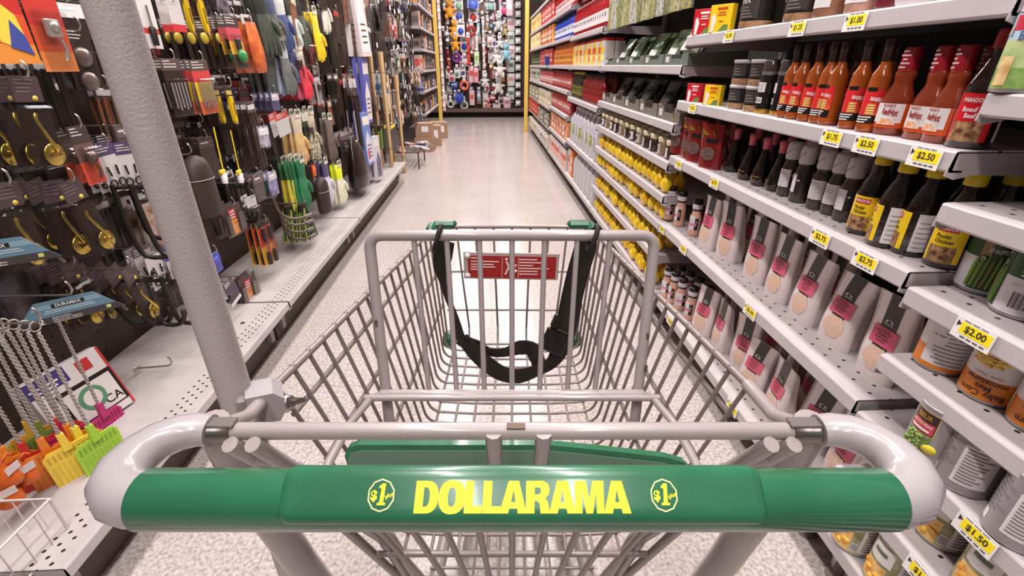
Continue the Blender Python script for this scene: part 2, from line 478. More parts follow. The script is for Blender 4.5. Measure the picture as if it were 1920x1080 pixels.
# ---- push handle
HC = Vector((0, 0.213, 0.895))
NV = (Vector((0, 0, 1.15)) - HC).normalized(); NV.x = 0; NV.normalize()
TV = Vector((0, NV.z, -NV.y))
def ring(x, r, sq, n=28):
    out = []
    for k in range(n):
        g = 2 * PI * k / n; c, s_ = math.cos(g), math.sin(g)
        e = 1 / (abs(c) ** sq + abs(s_) ** sq) ** (1 / sq)
        out.append(HC + Vector((x, 0, 0)) + NV * (c * e * r) + TV * (s_ * e * r))
    return out
grip = CB()
sec = [(-0.2400, 0.0180, 2), (-0.2385, 0.0192, 2), (0.2440, 0.0192, 2), (0.2455, 0.0180, 2)]
grip.loft([ring(*q) for q in sec], GREEN)
hg = link('handle_grip', grip, cart); hg['label'] = 'green plastic handle grip with yellow lettering'
def plate_ring(x, k):
    out = []
    for i in range(32):
        g = 2 * PI * i / 32; c, s_ = math.cos(g), math.sin(g); e = 1 / (abs(c) ** 5 + abs(s_) ** 5) ** .2
        out.append(HC + Vector((x, 0, 0)) + NV * (.0095 + c * e * .0118 * k) + TV * (.0028 + s_ * e * .0172 * k))
    return out
pl = CB().loft([plate_ring(*q) for q in ((-.1435, .55), (-.1425, .80), (-.140, .93), (-.136, 1), (.149, 1), (.153, .93), (.1555, .80), (.1565, .55))], GREEN)
link('raised_plate', pl, hg)
FACE = Matrix.Translation(HC + NV * 0.02145 + TV * .0022) @ Matrix(((1, 0, 0, 0), (0, -NV.y, TV.y, 0), (0, -NV.z, TV.z, 0), (0, 0, 0, 1)))
# heavy block capitals, drawn as outlines
def glyph_mesh(polys, size, x0, slant=0.10):
    cu = bpy.data.curves.new('lettering', 'CURVE'); cu.dimensions = '2D'; cu.fill_mode = 'FRONT'
    for pl in polys:
        sp = cu.splines.new('POLY'); sp.points.add(len(pl) - 1)
        for i, (x, y) in enumerate(pl): sp.points[i].co = ((x + slant * y) * size + x0, y * size, 0, 1)
        sp.use_cyclic_u = True
    ob = bpy.data.objects.new('lettering', cu); me = bpy.data.meshes.new_from_object(ob)
    vs = [(v.co.x, 0.0, v.co.y) for v in me.vertices]; fs = [tuple(p.vertices) for p in me.polygons]
    bpy.data.objects.remove(ob); bpy.data.curves.remove(cu); bpy.data.meshes.remove(me)
    return vs, fs
def ell(cx, cy, rx, ry, n=20, a0=0, a1=2 * PI, p=2.4):
    out = []
    for i in range(n + (0 if a1 - a0 > 6.2 else 1)):
        g = a0 + (a1 - a0) * i / n; c, s_ = math.cos(g), math.sin(g)
        out.append((cx + rx * math.copysign(abs(c) ** (2 / p), c), cy + ry * math.copysign(abs(s_) ** (2 / p), s_)))
    return out
GL = {'D': (0.78, [[(0, 0), (0.36, 0)] + ell(0.36, 0.5, 0.40, 0.5, 14, -PI / 2, PI / 2) + [(0.36, 1), (0, 1)], [(0.27, 0.2), (0.27, 0.8), (0.34, 0.8)] + ell(0.34, 0.5, 0.14, 0.3, 8, PI / 2, -PI / 2)]),
      'O': (0.84, [ell(0.42, 0.5, 0.43, 0.525), ell(0.42, 0.5, 0.135, 0.30)]),
      'L': (0.60, [[(0, 0), (0.58, 0), (0.58, 0.22), (0.28, 0.22), (0.28, 1), (0, 1)]]),
      'A': (0.80, [[(-0.05, 0), (0.23, 0), (0.265, 0.15), (0.52, 0.15), (0.55, 0), (0.83, 0), (0.56, 1), (0.22, 1)], [(0.315, 0.34), (0.465, 0.34), (0.39, 0.74)]]),
      'R': (0.80, [[(0, 0), (0.28, 0), (0.28, 0.38), (0.36, 0.38), (0.45, 0.30), (0.48, 0), (0.78, 0), (0.72, 0.34), (0.63, 0.47), (0.74, 0.58), (0.77, 0.74), (0.71, 0.91), (0.56, 1), (0, 1)], [(0.28, 0.58), (0.28, 0.8), (0.42, 0.8), (0.48, 0.75), (0.48, 0.63), (0.42, 0.58)]]),
      'M': (0.98, [[(0, 0), (0.23, 0), (0.23, 0.7), (0.36, 0), (0.57, 0), (0.70, 0.7), (0.70, 0), (0.94, 0), (0.94, 1), (0.58, 1), (0.47, 0.42), (0.36, 1), (0, 1)]])}
word = 'DOLLARAMA'; size = 0.0182; gap = 0.0
total = sum(GL[c][0] + gap for c in word) * size
kx = 0.131 / total
lt = CB(); x = -0.0595
for ch in word:
    w_, polys = GL[ch]
    vs, fs = glyph_mesh([[(px_ * kx, py_) for px_, py_ in pl] for pl in polys], size, x, 0.035)
    lt.add([(a, 0, c - size / 2 - 0.001) for a, b, c in vs], fs, LETTER, False, FACE); x += (w_ + gap) * size * kx
le = link('lettering', lt, hg); le['label'] = 'large yellow block capitals on the raised plate'
for ex in (-0.0800, 0.0930):
    em = CB()
    T = FACE @ Tm((ex, -0.0001, 0))
    dec = [(math.cos(2 * PI * k / 10 + PI / 10), math.sin(2 * PI * k / 10 + PI / 10)) for k in range(10)]
    for k in range(10):
        a, b = dec[k], dec[(k + 1) % 10]
        em.quad((a[0] * .0084, 0, a[1] * .0094), (b[0] * .0084, 0, b[1] * .0094), (b[0] * .0076, 0, b[1] * .0086), (a[0] * .0076, 0, a[1] * .0086), M((240, 238, 150), 0.5), T)
    em.prism([(-0.0022, -0.0056), (0.0028, -0.0056), (0.0030, -0.0042), (0.0017, -0.0042), (0.0024, 0.0066), (0.0004, 0.0066), (-0.0016, 0.0048), (-0.0012, 0.0038), (0, 0.0042), (-0.0008, -0.0042), (-0.0020, -0.0042)], -0.0002, 0, LETTER, T)
    em.text('$', 0.0075, LETTER, (-0.0044, -0.0001, -0.0004), T, bold=0.04)
    em.text('plus', 0.0034, LETTER, (0.0047, -0.0001, -0.0018), T @ Tm(ry=-0.35), bold=0.02)
    e_ = link('emblem', em, hg); e_['label'] = 'round dollar one emblem'
# ---- end loops, sleeves, cross bar
for s_ in (-1, 1):
    xo = .004 if s_ > 0 else 0
    pts = [(-0.232, .213, .895), (-0.244, .213, .895), (-0.2545, .2155, .895), (-0.2645, .2235, .896), (-0.269, .235, .897), (-0.268, .249, .898), (-0.262, .261, .899), (-0.251, .270, .899), (-0.240, .274, .898), (-0.231, .274, .897)]
    rr = [.0178, .0178, .0176, .0170, .0160, .0149, .0138, .0131, .0125, .012]
    link('handle_end_loop', CB().tube([(-a + xo, b, c) for a, b, c in pts] if s_ > 0 else pts, rr, GREY, 20), cart)
    sl = CB().tube([(s_ * 0.2335, .274, .8965), (s_ * 0.2325, .274, .8965), (s_ * 0.214, .274, .8965)], [.0092, .0082, .0082], M((120, 112, 108), 0.3, metal=0.8), 14)
    sl.box((s_ * 0.222, .274, .905), (0.022, 0.010, 0.0016), M((150, 142, 140), 0.3, metal=0.7))
    o = link('sleeve', sl, cart); o['label'] = 'bare metal connector sleeve'
bar = CB().tube([(-0.216, .274, .8965), (0.216, .274, .8965)], 0.0066, PAINT, 14)
bar.box((0.003, .272, .903), (0.014, 0.006, 0.001), M((96, 78, 66), 0.6, metal=0.4))
link('cross_bar', bar, cart)
# ---- rear uprights and chassis
for s_ in (-1, 1):
    link('frame_upright', CB().tube([(s_ * .240, .288, .892), (s_ * .247, .315, .78), (s_ * .244, .345, .64), (s_ * .236, .39, .45), (s_ * .222, .45, .24), (s_ * .20, .50, .155), (s_ * .17, .60, .14), (s_ * .13, 1.02, .15)], [.013, .017, .017, .017, .016, .016, .015, .015], PAINT, 12), cart)
    link('top_link', CB().tube([(s_ * .242, .286, .885), (s_ * .262, .36, .835), (s_ * .270, .43, .82)], .0075, PAINT, 10), cart)
ch = CB()
ch.tube([(-.21, .47, .2), (.21, .47, .2)], .011, PAINT, 10)
ch.tube([(-.13, 1.02, .15), (.13, 1.02, .15)], .012, PAINT, 10)
for k in range(9): ch.tube([(-.12 + .03 * k, .50, .16), (-.09 + .0225 * k, 1.0, .165)], .003, WIRE, 6)
for k in range(5): ch.tube([(-.19 + .01 * k, .55 + .1 * k, .158), (.19 - .01 * k, .55 + .1 * k, .158)], .003, WIRE, 6)
link('lower_rack', ch, cart)
for s_ in (-1, 1):
    for yy, xx in ((0.47, .21), (1.0, .135)):
        f = CB().prism([(s_ * xx - .012, .16), (s_ * xx + .012, .16), (s_ * xx + .014, .055), (s_ * xx - .014, .055)], yy - .012, yy + .03, CHROME)
        c_ = link('caster_fork', f, cart)
        w = CB().lathe([(0.012, -.014), (.056, -.014), (.060, -.008), (.060, .008), (.056, .014), (.012, .014)], M((52, 48, 48), 0.6), 20, Tm((s_ * xx, yy + .02, .0605), ry=PI / 2))
        link('wheel', w, c_)
# ---- basket
ZT = 0.82; ZF = 0.797
def rim(t):   # t 0 rear .. 1 front
    return .270 - .083 * t, .43 + .645 * t, ZT + (ZF - ZT) * t
def flr(t): return .192 - .024 * t, .50 + .55 * t, .43 + .06 * t
NW = 19
def side_pt(t, u):
    a, b = rim(t), flr(t); return Vector((a[0] + (b[0] - a[0]) * u, a[1] + (b[1] - a[1]) * u, a[2] + (b[2] - a[2]) * u))
def mx(p): return Vector((-p.x, p.y, p.z))
bk = thing('basket', None, None); bk.parent = cart
for s_, nm in ((1, 'r'), (-1, 'l')):
    w = CB(); g = (lambda p: p) if s_ > 0 else mx
    for i in range(NW):
        t = i / (NW - 1) * 0.985
        p = side_pt(t, 0); q = side_pt(t, .93); e = side_pt(t, 1.0)
        c = arc3(side_pt(t, .90), e, (e.x - .03, e.y, e.z))
        w.tube([g(p), g(side_pt(t, .45))] + [g(v) for v in c], .0030, WIRE, 6)
        w.ball(g(p) + Vector((0, 0, .002)), .0046, WIRE, 6, 4)
    w.tube([g(side_pt(t, 0)) for t in (0, .5, 1)], .0050, WIRE, 10)
    for u in (.13, .36, .66): w.tube([g(side_pt(t, u) + Vector((.004, 0, 0))) for t in (0, .5, 1)], .0036, WIRE, 8)
    o = link('side_panel', w, bk)
fr = CB()
for k in range(9):
    f = -1 + 2 * k / 8
    xt = .180 * f; xb = .150 * f
    fr.tube([(xt, 1.077, ZF), (xt * .95, 1.072, .7), (xb, 1.055, .53)] + arc3((xb, 1.055, .53), (xb, 1.05, .49), (xb, 1.01, .486)), .0028, WIRE, 6)
fr.tube([(-.187, 1.077, ZF), (.187, 1.077, ZF)], .0048, WIRE, 8)
for z_, xx, yy in ((.765, .184, 1.077), (.68, .178, 1.072), (.575, .168, 1.062)): fr.tube([(-xx, yy + .003, z_), (xx, yy + .003, z_)], .0034, WIRE, 8)
link('front_panel', fr, bk)
fp = CB()
for k in range(9):
    f = -1 + 2 * k / 8
    fp.tube([(.178 * f, .50, .428), (.150 * f, 1.03, .486)], .0028, WIRE, 6)
for i in range(NW):
    t = i / (NW - 1) * 0.985; a = flr(t)
    fp.tube([(-a[0] + .03, a[1], a[2]), (-a[0] * .5, a[1], a[2] - .004), (a[0] * .5, a[1], a[2] - .004), (a[0] - .03, a[1], a[2])], .0030, WIRE, 6)
link('floor_panel', fp, bk)
# rear gate behind the handle
gt = CB()
for k in range(11):
    f = -1 + 2 * k / 10
    gt.tube([(.196 * f, .326, .765), (.194 * f, .34, .72), (.165 * f, .44, .45)], .0055 if k in (0, 10) else .0042, WIRE, 8)
for z_, yy, xx in ((.70, .345, .193), (.58, .392, .18), (.46, .436, .167)): gt.tube([(-xx, yy, z_), (xx, yy, z_)], .0040, WIRE, 8)
for xx in (-.014, .024): gt.tube([(xx, .270, .899), (xx, .273, .885), (xx, .30, .82)], .0065, PAINT, 10)
link('rear_gate', gt, cart)
for s_ in (-1, 1):
    st = CB()
    for xx in (.211, .194): st.tube([(s_ * xx, .262, .8945), (s_ * xx * .95, .30, .82), (s_ * xx * .80, .40, .60), (s_ * xx * .75, .44, .46)], .0062, PAINT, 10)
    st.tube([(s_ * .205, .274, .868), (s_ * .186, .30, .83)], .0045, PAINT, 8)
    link('gate_side_bar', st, cart)
# ---- child seat
sb = CB()
def seatx(z): return .2125 + (z - .60) * .03
path = [(-.185, .578, .60), (-.2, .588, .63), (-.214, .655, .88)] + arc3((-.2155, .661, .895), (-.217, .666, .918), (-.195, .666, .918), 6) + arc3((.195, .666, .918), (.217, .666, .918), (.2155, .661, .895), 6) + [(.214, .655, .88), (.2, .588, .63), (.185, .578, .60)]
sb.tube(path, .0085, PAINT, 14)
for k in range(7):
    f = (k - 3)
    sb.tube([(f * .0495, .665, .915), (f * .0440, .595, .672)], .0042, PAINT, 8)
sb.tube([(-.206, .585, .684), (.206, .585, .684)], .0075, PAINT, 12)
for px_, py_, pz_ in ((-.2095, .630, .79), (.2105, .625, .77), (.2105, .610, .72)):
    sb.box((px_, py_ - .0078, pz_), (.004, .003, .012), M((92, 80, 76), 0.6))
so = link('seat_back', sb, cart); so['label'] = 'bent tube back frame of the child seat'
sr = CB()
sr.tube([(-.222, .560, .697), (.222, .560, .697)], .0052, PAINT, 10)
sr.tube([(-.228, .480, .715), (.228, .480, .715)], .0045, PAINT, 10)
for s_ in (-1, 1):
    sr.tube([(s_ * .215, .562, .693), (s_ * .222, .49, .708), (s_ * .215, .40, .73), (s_ * .205, .345, .74)], .0055, PAINT, 10)
    sr.tube([(s_ * .205, .585, .684), (s_ * .214, .562, .693)], .006, PAINT, 8)
for k in range(0): sr.tube([(-.14 + .07 * k, .56, .695), (-.13 + .065 * k, .36, .73)], .0032, PAINT, 6)
link('seat_rails', sr, cart)
# green plastic flap of the seat
fo = CB()
def flap_top(x):
    if x < .035: return 0.0
    return -.016 * ((x - .035) / .14) ** 1.1
out = [(-.163, -.06), (-.172, -.012), (-.168, -.003), (-.158, 0)] + [(-.158 + .316 * k / 16, flap_top(-.158 + .316 * k / 16)) for k in range(1, 17)] + [(.178, -.020), (.186, -.028), (.186, -.036), (.178, -.06)]
T = Tm((0, .358, .800), rx=-0.25)
fo.prism([(a, b) for a, b in out], 0, .010, GREEN, T)
fo.prism([(a * .985, b - .006) for a, b in out], -.0012, .002, M((92, 118, 98), 0.5), T)
fo.box((-.075, -.0015, -.035), (.03, .001, .020), M((74, 96, 80), 0.5), 0, T)
for k in range(3): fo.box((.115, -.0016, -.031 - .004 * k), (.07 - .01 * k, .001, .0012), M((60, 84, 66), 0.5), 0, T @ Tm(ry=0.07))
for xx in (-.02, .02, .055): fo.prism([(xx - .006, -.05), (xx + .006, -.05), (xx, -.036)], -.0016, 0, M((190, 160, 96), 0.5), T)
o = link('seat_flap', fo, cart); o['label'] = 'green plastic fold-down seat flap'
# ---- seat belt
def ribbon(b, pts, w, th, m, tw=None):
    pts = [Vector(p) for p in pts]; rings = []
    for i, p in enumerate(pts):
        t = (pts[min(i + 1, len(pts) - 1)] - pts[max(i - 1, 0)]).normalized()
        a = tw[i] if tw else 0
        s0 = Vector((0, -1, 0)).cross(t); s0 = s0.normalized() if s0.length > .05 else Vector((1, 0, 0))
        n0 = t.cross(s0).normalized()
        s1 = s0 * math.cos(a) + n0 * math.sin(a); n1 = n0 * math.cos(a) - s0 * math.sin(a)
        ww = w[i] if isinstance(w, (list, tuple)) else w
        rings.append([p + s1 * ww / 2 + n1 * th, p - s1 * ww / 2 + n1 * th, p - s1 * ww / 2 - n1 * th, p + s1 * ww / 2 - n1 * th])
    b.loft(rings, m, False)
def cpt(px, py, y):   # a point of the cart seen at a pixel, y metres ahead
    w = ray(px, py); h = Vector((math.sin(HEAD), math.cos(HEAD), 0)); cxv = Vector((math.cos(HEAD), -math.sin(HEAD), 0))
    p = Vector((0, 0, CAM_H)) + w * (y / w.dot(h)); return Vector((p.dot(cxv), p.dot(h), p.z))
def dense(pts, k=4):
    pts = [Vector(p) for p in pts]; out = []
    for i in range(len(pts) - 1):
        p0 = pts[max(i - 1, 0)]; p1 = pts[i]; p2 = pts[i + 1]; p3 = pts[min(i + 2, len(pts) - 1)]
        for j in range(k):
            t = j / k
            out.append(0.5 * ((2 * p1) + (p2 - p0) * t + (2 * p0 - 5 * p1 + 4 * p2 - p3) * t * t + (3 * p1 - p0 - 3 * p2 + p3) * t ** 3))
    return out + [pts[-1]]
def dl(v, k=4):
    out = []
    for i in range(len(v) - 1): out += [v[i] + (v[i + 1] - v[i]) * j / k for j in range(k)]
    return out + [v[-1]]
BY = .70
be = CB()
ribbon(be, dense([cpt(x, y, BY) for x, y in [(836, 452), (830, 480), (826, 505), (830, 530), (842, 565), (856, 600), (862, 628), (872, 640)]]), dl([.028, .032, .026, .020, .018, .020, .024, .028]), .0012, STRAP, dl([0, .2, .5, .9, .8, .9, .6, .2]))
ribbon(be, dense([cpt(x, y, BY + .005) for x, y in [(862, 636), (890, 650), (918, 660), (950, 660), (975, 652), (998, 655), (1008, 680), (1003, 690)]]), dl([.024, .032, .020, .020, .030, .034, .028, .018]), .0012, STRAP, dl([.1, .1, .2, .1, 0, .3, .4, .5]))
ribbon(be, dense([cpt(x, y, BY) for x, y in [(866, 632), (885, 655), (910, 680), (940, 700), (972, 705), (1005, 695), (1035, 680), (1050, 655)]]), dl([.022, .028, .032, .034, .032, .026, .026, .034]), .0012, STRAP, dl([0, 0, .1, .1, 0, .1, .2, 0]))
ribbon(be, dense([cpt(x, y, BY) for x, y in [(1050, 660), (1062, 610), (1072, 560), (1084, 510), (1096, 470), (1100, 452)]]), dl([.038, .038, .037, .036, .037, .034]), .0013, STRAP, dl([.1, 0, .1, 0, .1, .2]))
bo = link('seat_belt', be, cart); bo['label'] = 'black webbing child belt hanging in a loop'
bu = CB()
T = Matrix.Translation(cpt(1040, 640, BY - .006)) @ Tm(rx=-.35, ry=.45)
bu.box((0, 0, 0), (.044, .010, .042), M((24, 19, 15), 0.35), .003, T)
bu.box((0, -.001, .034), (.040, .012, .026), M((30, 24, 20), 0.3), .003, T)
bu.box((.004, -.006, .022), (.022, .002, .004), M((70, 58, 46), 0.3), .0005, T)
link('buckle', bu, bo)
for px_ in (820, 1112):
    c = cpt(px_, 440, .666)
    lp = CB(); ring_ = []
    for k in range(10):
        g = 2 * PI * k / 10
        ring_.append(c + Vector((.006 * math.sin(g), .013 * math.cos(g), -.006 + .020 * math.sin(g))))
    lp.tube(ring_, .0038, STRAP, 8, closed=True)
    link('belt_loop', lp, bo)
# ---- bumpers, sign
for s_ in (-1, 1):
    g = CB().box((s_ * .163, 1.082, ZF + .004), (.058, .026, .020), GREEN2, .007).box((s_ * .193, 1.066, ZF + .002), (.022, .046, .018), GREEN2, .007)
    link('corner_bumper', g, cart)
    g = CB().box((s_ * .168, 1.055, .492), (.030, .040, .045), GREEN2, .010).box((s_ * .147, 1.04, .497), (.016, .022, .012), M((92, 84, 76), 0.5), .003)
    link('lower_bumper', g, cart)
SG = M((156, 24, 24), 0.4)
sg = CB(); T = Tm((-.002, 1.062, .7), rx=0.06, ry=0.02)
sg.box((0, 0, 0), (.236, .004, .074), M((176, 160, 156), 0.4), .0015, T)
sg.box((.002, -.0022, -.002), (.218, .0012, .060), SG, 0, T)
for z_ in (-.027, .027): sg.lathe([(.0075, 0), (.006, .004), (0, .0045)], M((226, 220, 218), 0.4), 12, T @ Tm((-.108, -.002, z_), rx=PI / 2))
so = link('warning_sign', sg, cart); so['label'] = 'red plastic child safety sign with white print'
PW = M((232, 206, 200), 0.5); st = CB()
def lines(x0, zs, ws):
    for z_, w_ in zip(zs, ws): st.box((x0 + w_ / 2, -.0032, z_), (w_, .0006, .0026), PW, 0, T)
lines(-.100, [.022, .013, .005, -.002, -.009], [.028, .070, .056, .060, .030])
lines(.020, [.020, .012, .004, -.004, -.012, -.020], [.044, .060, .034, .074, .046, .046])
for a, b, c, d in ((-.022, 0, .001, .056), (.018, 0, .001, .056)): st.box((a, -.0032, -.003), (c, .0006, d), PW, 0, T)
st.tube([(-.012, -.0034, .014), (-.006, -.0034, .0), (-.014, -.0034, -.022)], .0026, PW, 6, T); st.ball((-.012, -.0034, .020), (.004, .001, .004), PW, 8, 6, T)
st.tube([(-.006, -.0034, -.006), (.004, -.0034, -.010), (.012, -.0034, .006)], .0026, PW, 6, T); st.tube([(.004, -.0034, -.010), (.014, -.0034, -.012)], .004, PW, 6, T)
link('lettering', st, so)
# ---- tall pole, clamp
POLE = M((174, 162, 162), 0.5, bump=0.3, bs=420)
link('pole', CB().tube([(-.297, .40, .16), (-.297, .40, .8), (-.300, .40, 2.05)], .0168, POLE, 20), cart)
clb = CB(); T = Matrix.Translation((-.268, .402, .822)) @ Tm(rz=.5, ry=.1)
clb.prism([(-.018, -.016), (.012, -.020), (.018, -.008), (.018, .008), (.008, .017), (-.018, .017)], -.016, .016, M((150, 142, 144), 0.5), T)
clb.box((-.022, 0, 0), (.010, .024, .026), M((136, 126, 126), 0.5), .002, T)
co_ = link('pole_clamp', clb, cart)
bt = CB(); T2 = T @ Tm((.017, -.006, -.006), ry=PI / 2)
bt.lathe([(.010, 0), (.011, .003), (.008, .006), (.0075, .010), (.0045, .012), (.0045, .020), (.003, .022)], CHROME, 12, T2)
link('bolt', bt, co_)
# ================================================================== products of the right hand shelves
GLASS_CAP = M((200, 190, 186), 0.15, alpha=0.45)
BLACK = M((26, 21, 19), 0.35)
WHITE = M((232, 226, 226), 0.5)
PAPER = M((226, 220, 222), 0.6)
RED = M((176, 30, 34), 0.35)
GOLD = M((206, 162, 66), 0.3, metal=0.7)
SILVER = M((172, 168, 170), 0.3, metal=0.75)
def patch(b, r, z0, z1, m, a0, a1, off=0.0006, sx=1.0, sy=1.0, n=10, T=None):
    return b.lathe([(r + off, z0), (r + off, z1)], m, n, T, a0, a1, sx, sy, True, False)
def fine(b, r, z0, z1, a0, a1, rows, m, T=None, off=0.0012, seed=1):
    """rows of small print on a curved label"""
    rnd = random.Random(seed)
    for i in range(rows):
        z = z1 - (z1 - z0) * (i + .5) / rows; h = (z1 - z0) / rows * .42
        e = a0 + (a1 - a0) * (0.55 + 0.42 * rnd.random())
        b.lathe([(r + off, z - h / 2), (r + off, z + h / 2)], m, 4, T, a0 + (a1 - a0) * .06, e, cap=False)
def hot_sauce():
    O = M((158, 74, 24), 0.12, coat=0.6, var=0.12, vs=40)
    b = MB().lathe([(.0, .002), (.017, 0), (.020, .004), (.0205, .012), (.0195, .016), (.0195, .10), (.0175, .113), (.012, .124), (.0095, .132), (.009, .142)], O, 18)
    c = MB().lathe([(.0098, .136), (.0100, .158), (.0112, .160), (.0112, .176), (.0095, .178), (0, .178)], M((44, 26, 18), 0.3), 14)
    l = MB(); patch(l, .0195, .030, .084, M((214, 40, 44), 0.35), -1.5, 1.2); patch(l, .0195, .018, .034, BLACK, -1.5, 1.2, .0009)
    patch(l, .0195, .034, .058, M((226, 120, 60), 0.4, rgb2=(214, 40, 44), vs=160), -.1, 1.1, .0009)
    patch(l, .0195, .080, .088, BLACK, -.5, .5, .0007)
    for k in range(4): patch(l, .0195, .037 + .005 * k, .040 + .005 * k, M((216, 206, 120), 0.5), .0, .7, .0012)
    t = MB().text('HABANERO', .0105, WHITE, (0, 0.0015, .066), Tm(ry=.12), bold=.02, bend=.0208, sx=.58)
    for k in range(3): patch(t, .0195, .019 + .005 * k, .0215 + .005 * k, PAPER, -.9, .2 + .2 * k, .0014)
    return [('bottle_body', b, None), ('cap', c, None), ('label', l, None), ('lettering', t, 2)]
def wing_sauce():
    O = M((134, 52, 26), 0.14, coat=0.6, var=0.1, vs=30)
    b = MB().lathe([(0, .001), (.026, 0), (.0285, .004), (.0285, .062), (.025, .076), (.018, .092), (.0165, .1), (.0185, .108), (.0185, .116), (.014, .125)], O, 20, sy=.75)
    c = MB().lathe([(.0148, .118), (.0165, .122), (.0155, .134), (.0155, .158), (.013, .161), (0, .161)], M((158, 22, 34), 0.28, coat=.3), 16)
    for k in range(5): patch(c, .0158, .124 + .007 * k, .127 + .007 * k, M((216, 190, 190), 0.4), -1 + .3 * (k % 3), .1 + .3 * (k % 2), .0006)
    l = MB(); patch(l, .0285, .014, .060, M((214, 84, 30), 0.4), -1.75, 1.3, sy=.76); patch(l, .0285, .014, .060, WHITE, 1.3, 1.75, sy=.76)
    l.lathe([(.0296, .024), (.0296, .060)], WHITE, 10, None, -.95, .95, 1, .77, True, False)
    patch(l, .0285, .020, .032, M((236, 160, 90), 0.4, rgb2=(230, 220, 216), vs=90), -.6, .6, .0014, sy=.77)
    t = MB().text('RedHot', .0165, M((150, 20, 24), 0.4), (0, 0, .044), Tm(ry=.08), bold=.03, bend=.0308, sx=.58)
    t.text("FRANK'S", .0075, M((170, 24, 28), 0.4), (0, 0, .056), bold=.02, bend=.0308, sx=.8)
    T2 = []
    t.v = [(x, y * .78, z) for x, y, z in t.v]
    return [('bottle_body', b, None), ('cap', c, None), ('label', l, None), ('lettering', t, 2)]
def dark_sauce(capc, labc, turn, title):
    B = M((30, 16, 10), 0.08, coat=0.7)
    b = MB().lathe([(0, .002), (.028, 0), (.031, .004), (.031, .09), (.028, .105), (.020, .128), (.0145, .142), (.0135, .155), (.0135, .160)], B, 22)
    c = MB().lathe([(.0165, .155), (.017, .157), (.0165, .180), (.0150, .183), (0, .183)], M(capc, 0.35), 18)
    a = turn
    l = MB(); L = M(labc, 0.38); Y = M((244, 206, 22), 0.38)
    patch(l, .031, .012, .088, L, -.95 + a, .95 + a)
    patch(l, .031, .012, .044, M((196, 150, 104), 0.5, rgb2=(92, 52, 30), vs=110), -.75 + a, .62 + a, .0010)
    patch(l, .031, .016, .026, M((196, 190, 186), 0.4), -.5 + a, .5 + a, .0008)
    patch(l, .031, .072, .083, M((196, 40, 60), 0.4), -.62 + a, .42 + a, .0011)
    patch(l, .031, .012, .088, PAPER, 1.35 + a, 2.5 + a); patch(l, .031, .012, .088, PAPER, -2.5 + a, -1.35 + a)
    t = MB(); q = .031 * a
    t.text('PARADOR', .0085, WHITE, (0, q - .003, .0775), bold=.02, bend=.0325, sx=.8)
    tc_ = M((30, 24, 16), 0.5) if labc[1] > 150 else WHITE
    for i, w in enumerate(title): t.text(w, .0105, tc_, (0, q - .005 + .003 * i, .063 - .010 * i), bold=.02, bend=.0325, sx=.85)
    for s_ in (1, -1):
        for k in range(6): patch(t, .031, .020 + .010 * k, .022 + .010 * k, M((150, 146, 146), 0.6), s_ * 1.9 - .4 + a, s_ * 1.9 + .3 + a, .0012)
    return [('bottle_body', b, None), ('cap', c, None), ('label', l, None), ('lettering', t, 2)]
def mini_soy():
    b = MB().lathe([(0, .001), (.023, 0), (.027, .005), (.0285, .018), (.027, .036), (.020, .062), (.013, .09), (.0095, .108), (.009, .118)], M((24, 14, 10), 0.08, coat=.7), 20)
    c = MB().lathe([(.0105, .112), (.0115, .114), (.0115, .132), (.013, .134), (.013, .144), (.011, .147), (0, .147)], M((196, 84, 92), 0.4), 14)
    l = MB()
    l.text('Soy Sauce', .0085, M((190, 158, 84), 0.4, metal=.4), (0, 0, .030), bold=.01, bend=.0290, sx=.8)
    l.text('soja', .0075, M((190, 158, 84), 0.4, metal=.4), (0, 0, .020), bold=.01, bend=.0296)
    patch(l, .0285, .012, .0135, M((160, 130, 70), 0.4), -.5, .5, .0008)
    return [('bottle_body', b, None), ('cap', c, None), ('lettering', l, None)]
def grinder(salt, turn):
    body = M((206, 144, 122), 0.3, rgb2=(232, 184, 164), vs=260, coat=.5) if salt else M((52, 44, 40), 0.25, rgb2=(84, 74, 66), vs=300, coat=.5)
    k = 1.0
    b = MB().lathe([(0, .001), (.021, 0), (.0235, .004), (.0235, .022), (.0225, .026), (.0225, .075), (.0205, .088), (.017, .10), (.0175, .104), (.0185, .112)], body, 18)
    T = M((30, 24, 22), 0.3)
    if salt:
        c = MB().lathe([(.0192, .108), (.0198, .110), (.0198, .116)], T, 16).lathe([(.0196, .116), (.0205, .119), (.0205, .132), (.0198, .135)], M((206, 196, 206), 0.4), 16).lathe([(.0195, .135), (.0190, .150), (.0175, .153), (0, .153)], T, 16)
    else:
        c = MB().lathe([(.0198, .106), (.0205, .110), (.0205, .134), (.019, .148), (.0175, .152), (0, .152)], M((206, 196, 198), 0.4, var=.06, vs=60), 16)
        c.tube([(.0206 * math.sin(g), -.0206 * math.cos(g), .114 + .022 * (g + .7) / 1.4) for g in [-.7 + .2 * i for i in range(8)]], .0007, M((70, 60, 60), 0.5), 5)
    l = MB(); a = turn
    patch(l, .0225, .028, .078 if not salt else .088, PAPER, -.85 + a, .95 + a, .0008)
    patch(l, .0225, .028, .078, M((30, 26, 24), 0.5), .95 + a, 1.6 + a, .0008)
    if salt: patch(l, .0225, .046, .056, M((222, 120, 146), 0.5), -.3 + a, 1.3 + a, .0012)
    t = MB()
    for i in range(7): patch(t, .0225, .033 + .006 * i, .0345 + .006 * i, M((176, 168, 170), 0.6), -.6 + a, (.3 + .3 * ((i * 7) % 3) / 3) + a, .0014)
    t.ball((0, 0, 0), (.004, .001, .0025), WHITE, 8, 5, Tm((.0235 * math.sin(1.25 + a), -.0235 * math.cos(1.25 + a), .062), rz=1.25 + a))
    return [('jar_body', b, None), ('grinder_cap', c, None), ('label', l, None), ('small_print', t, 2)]
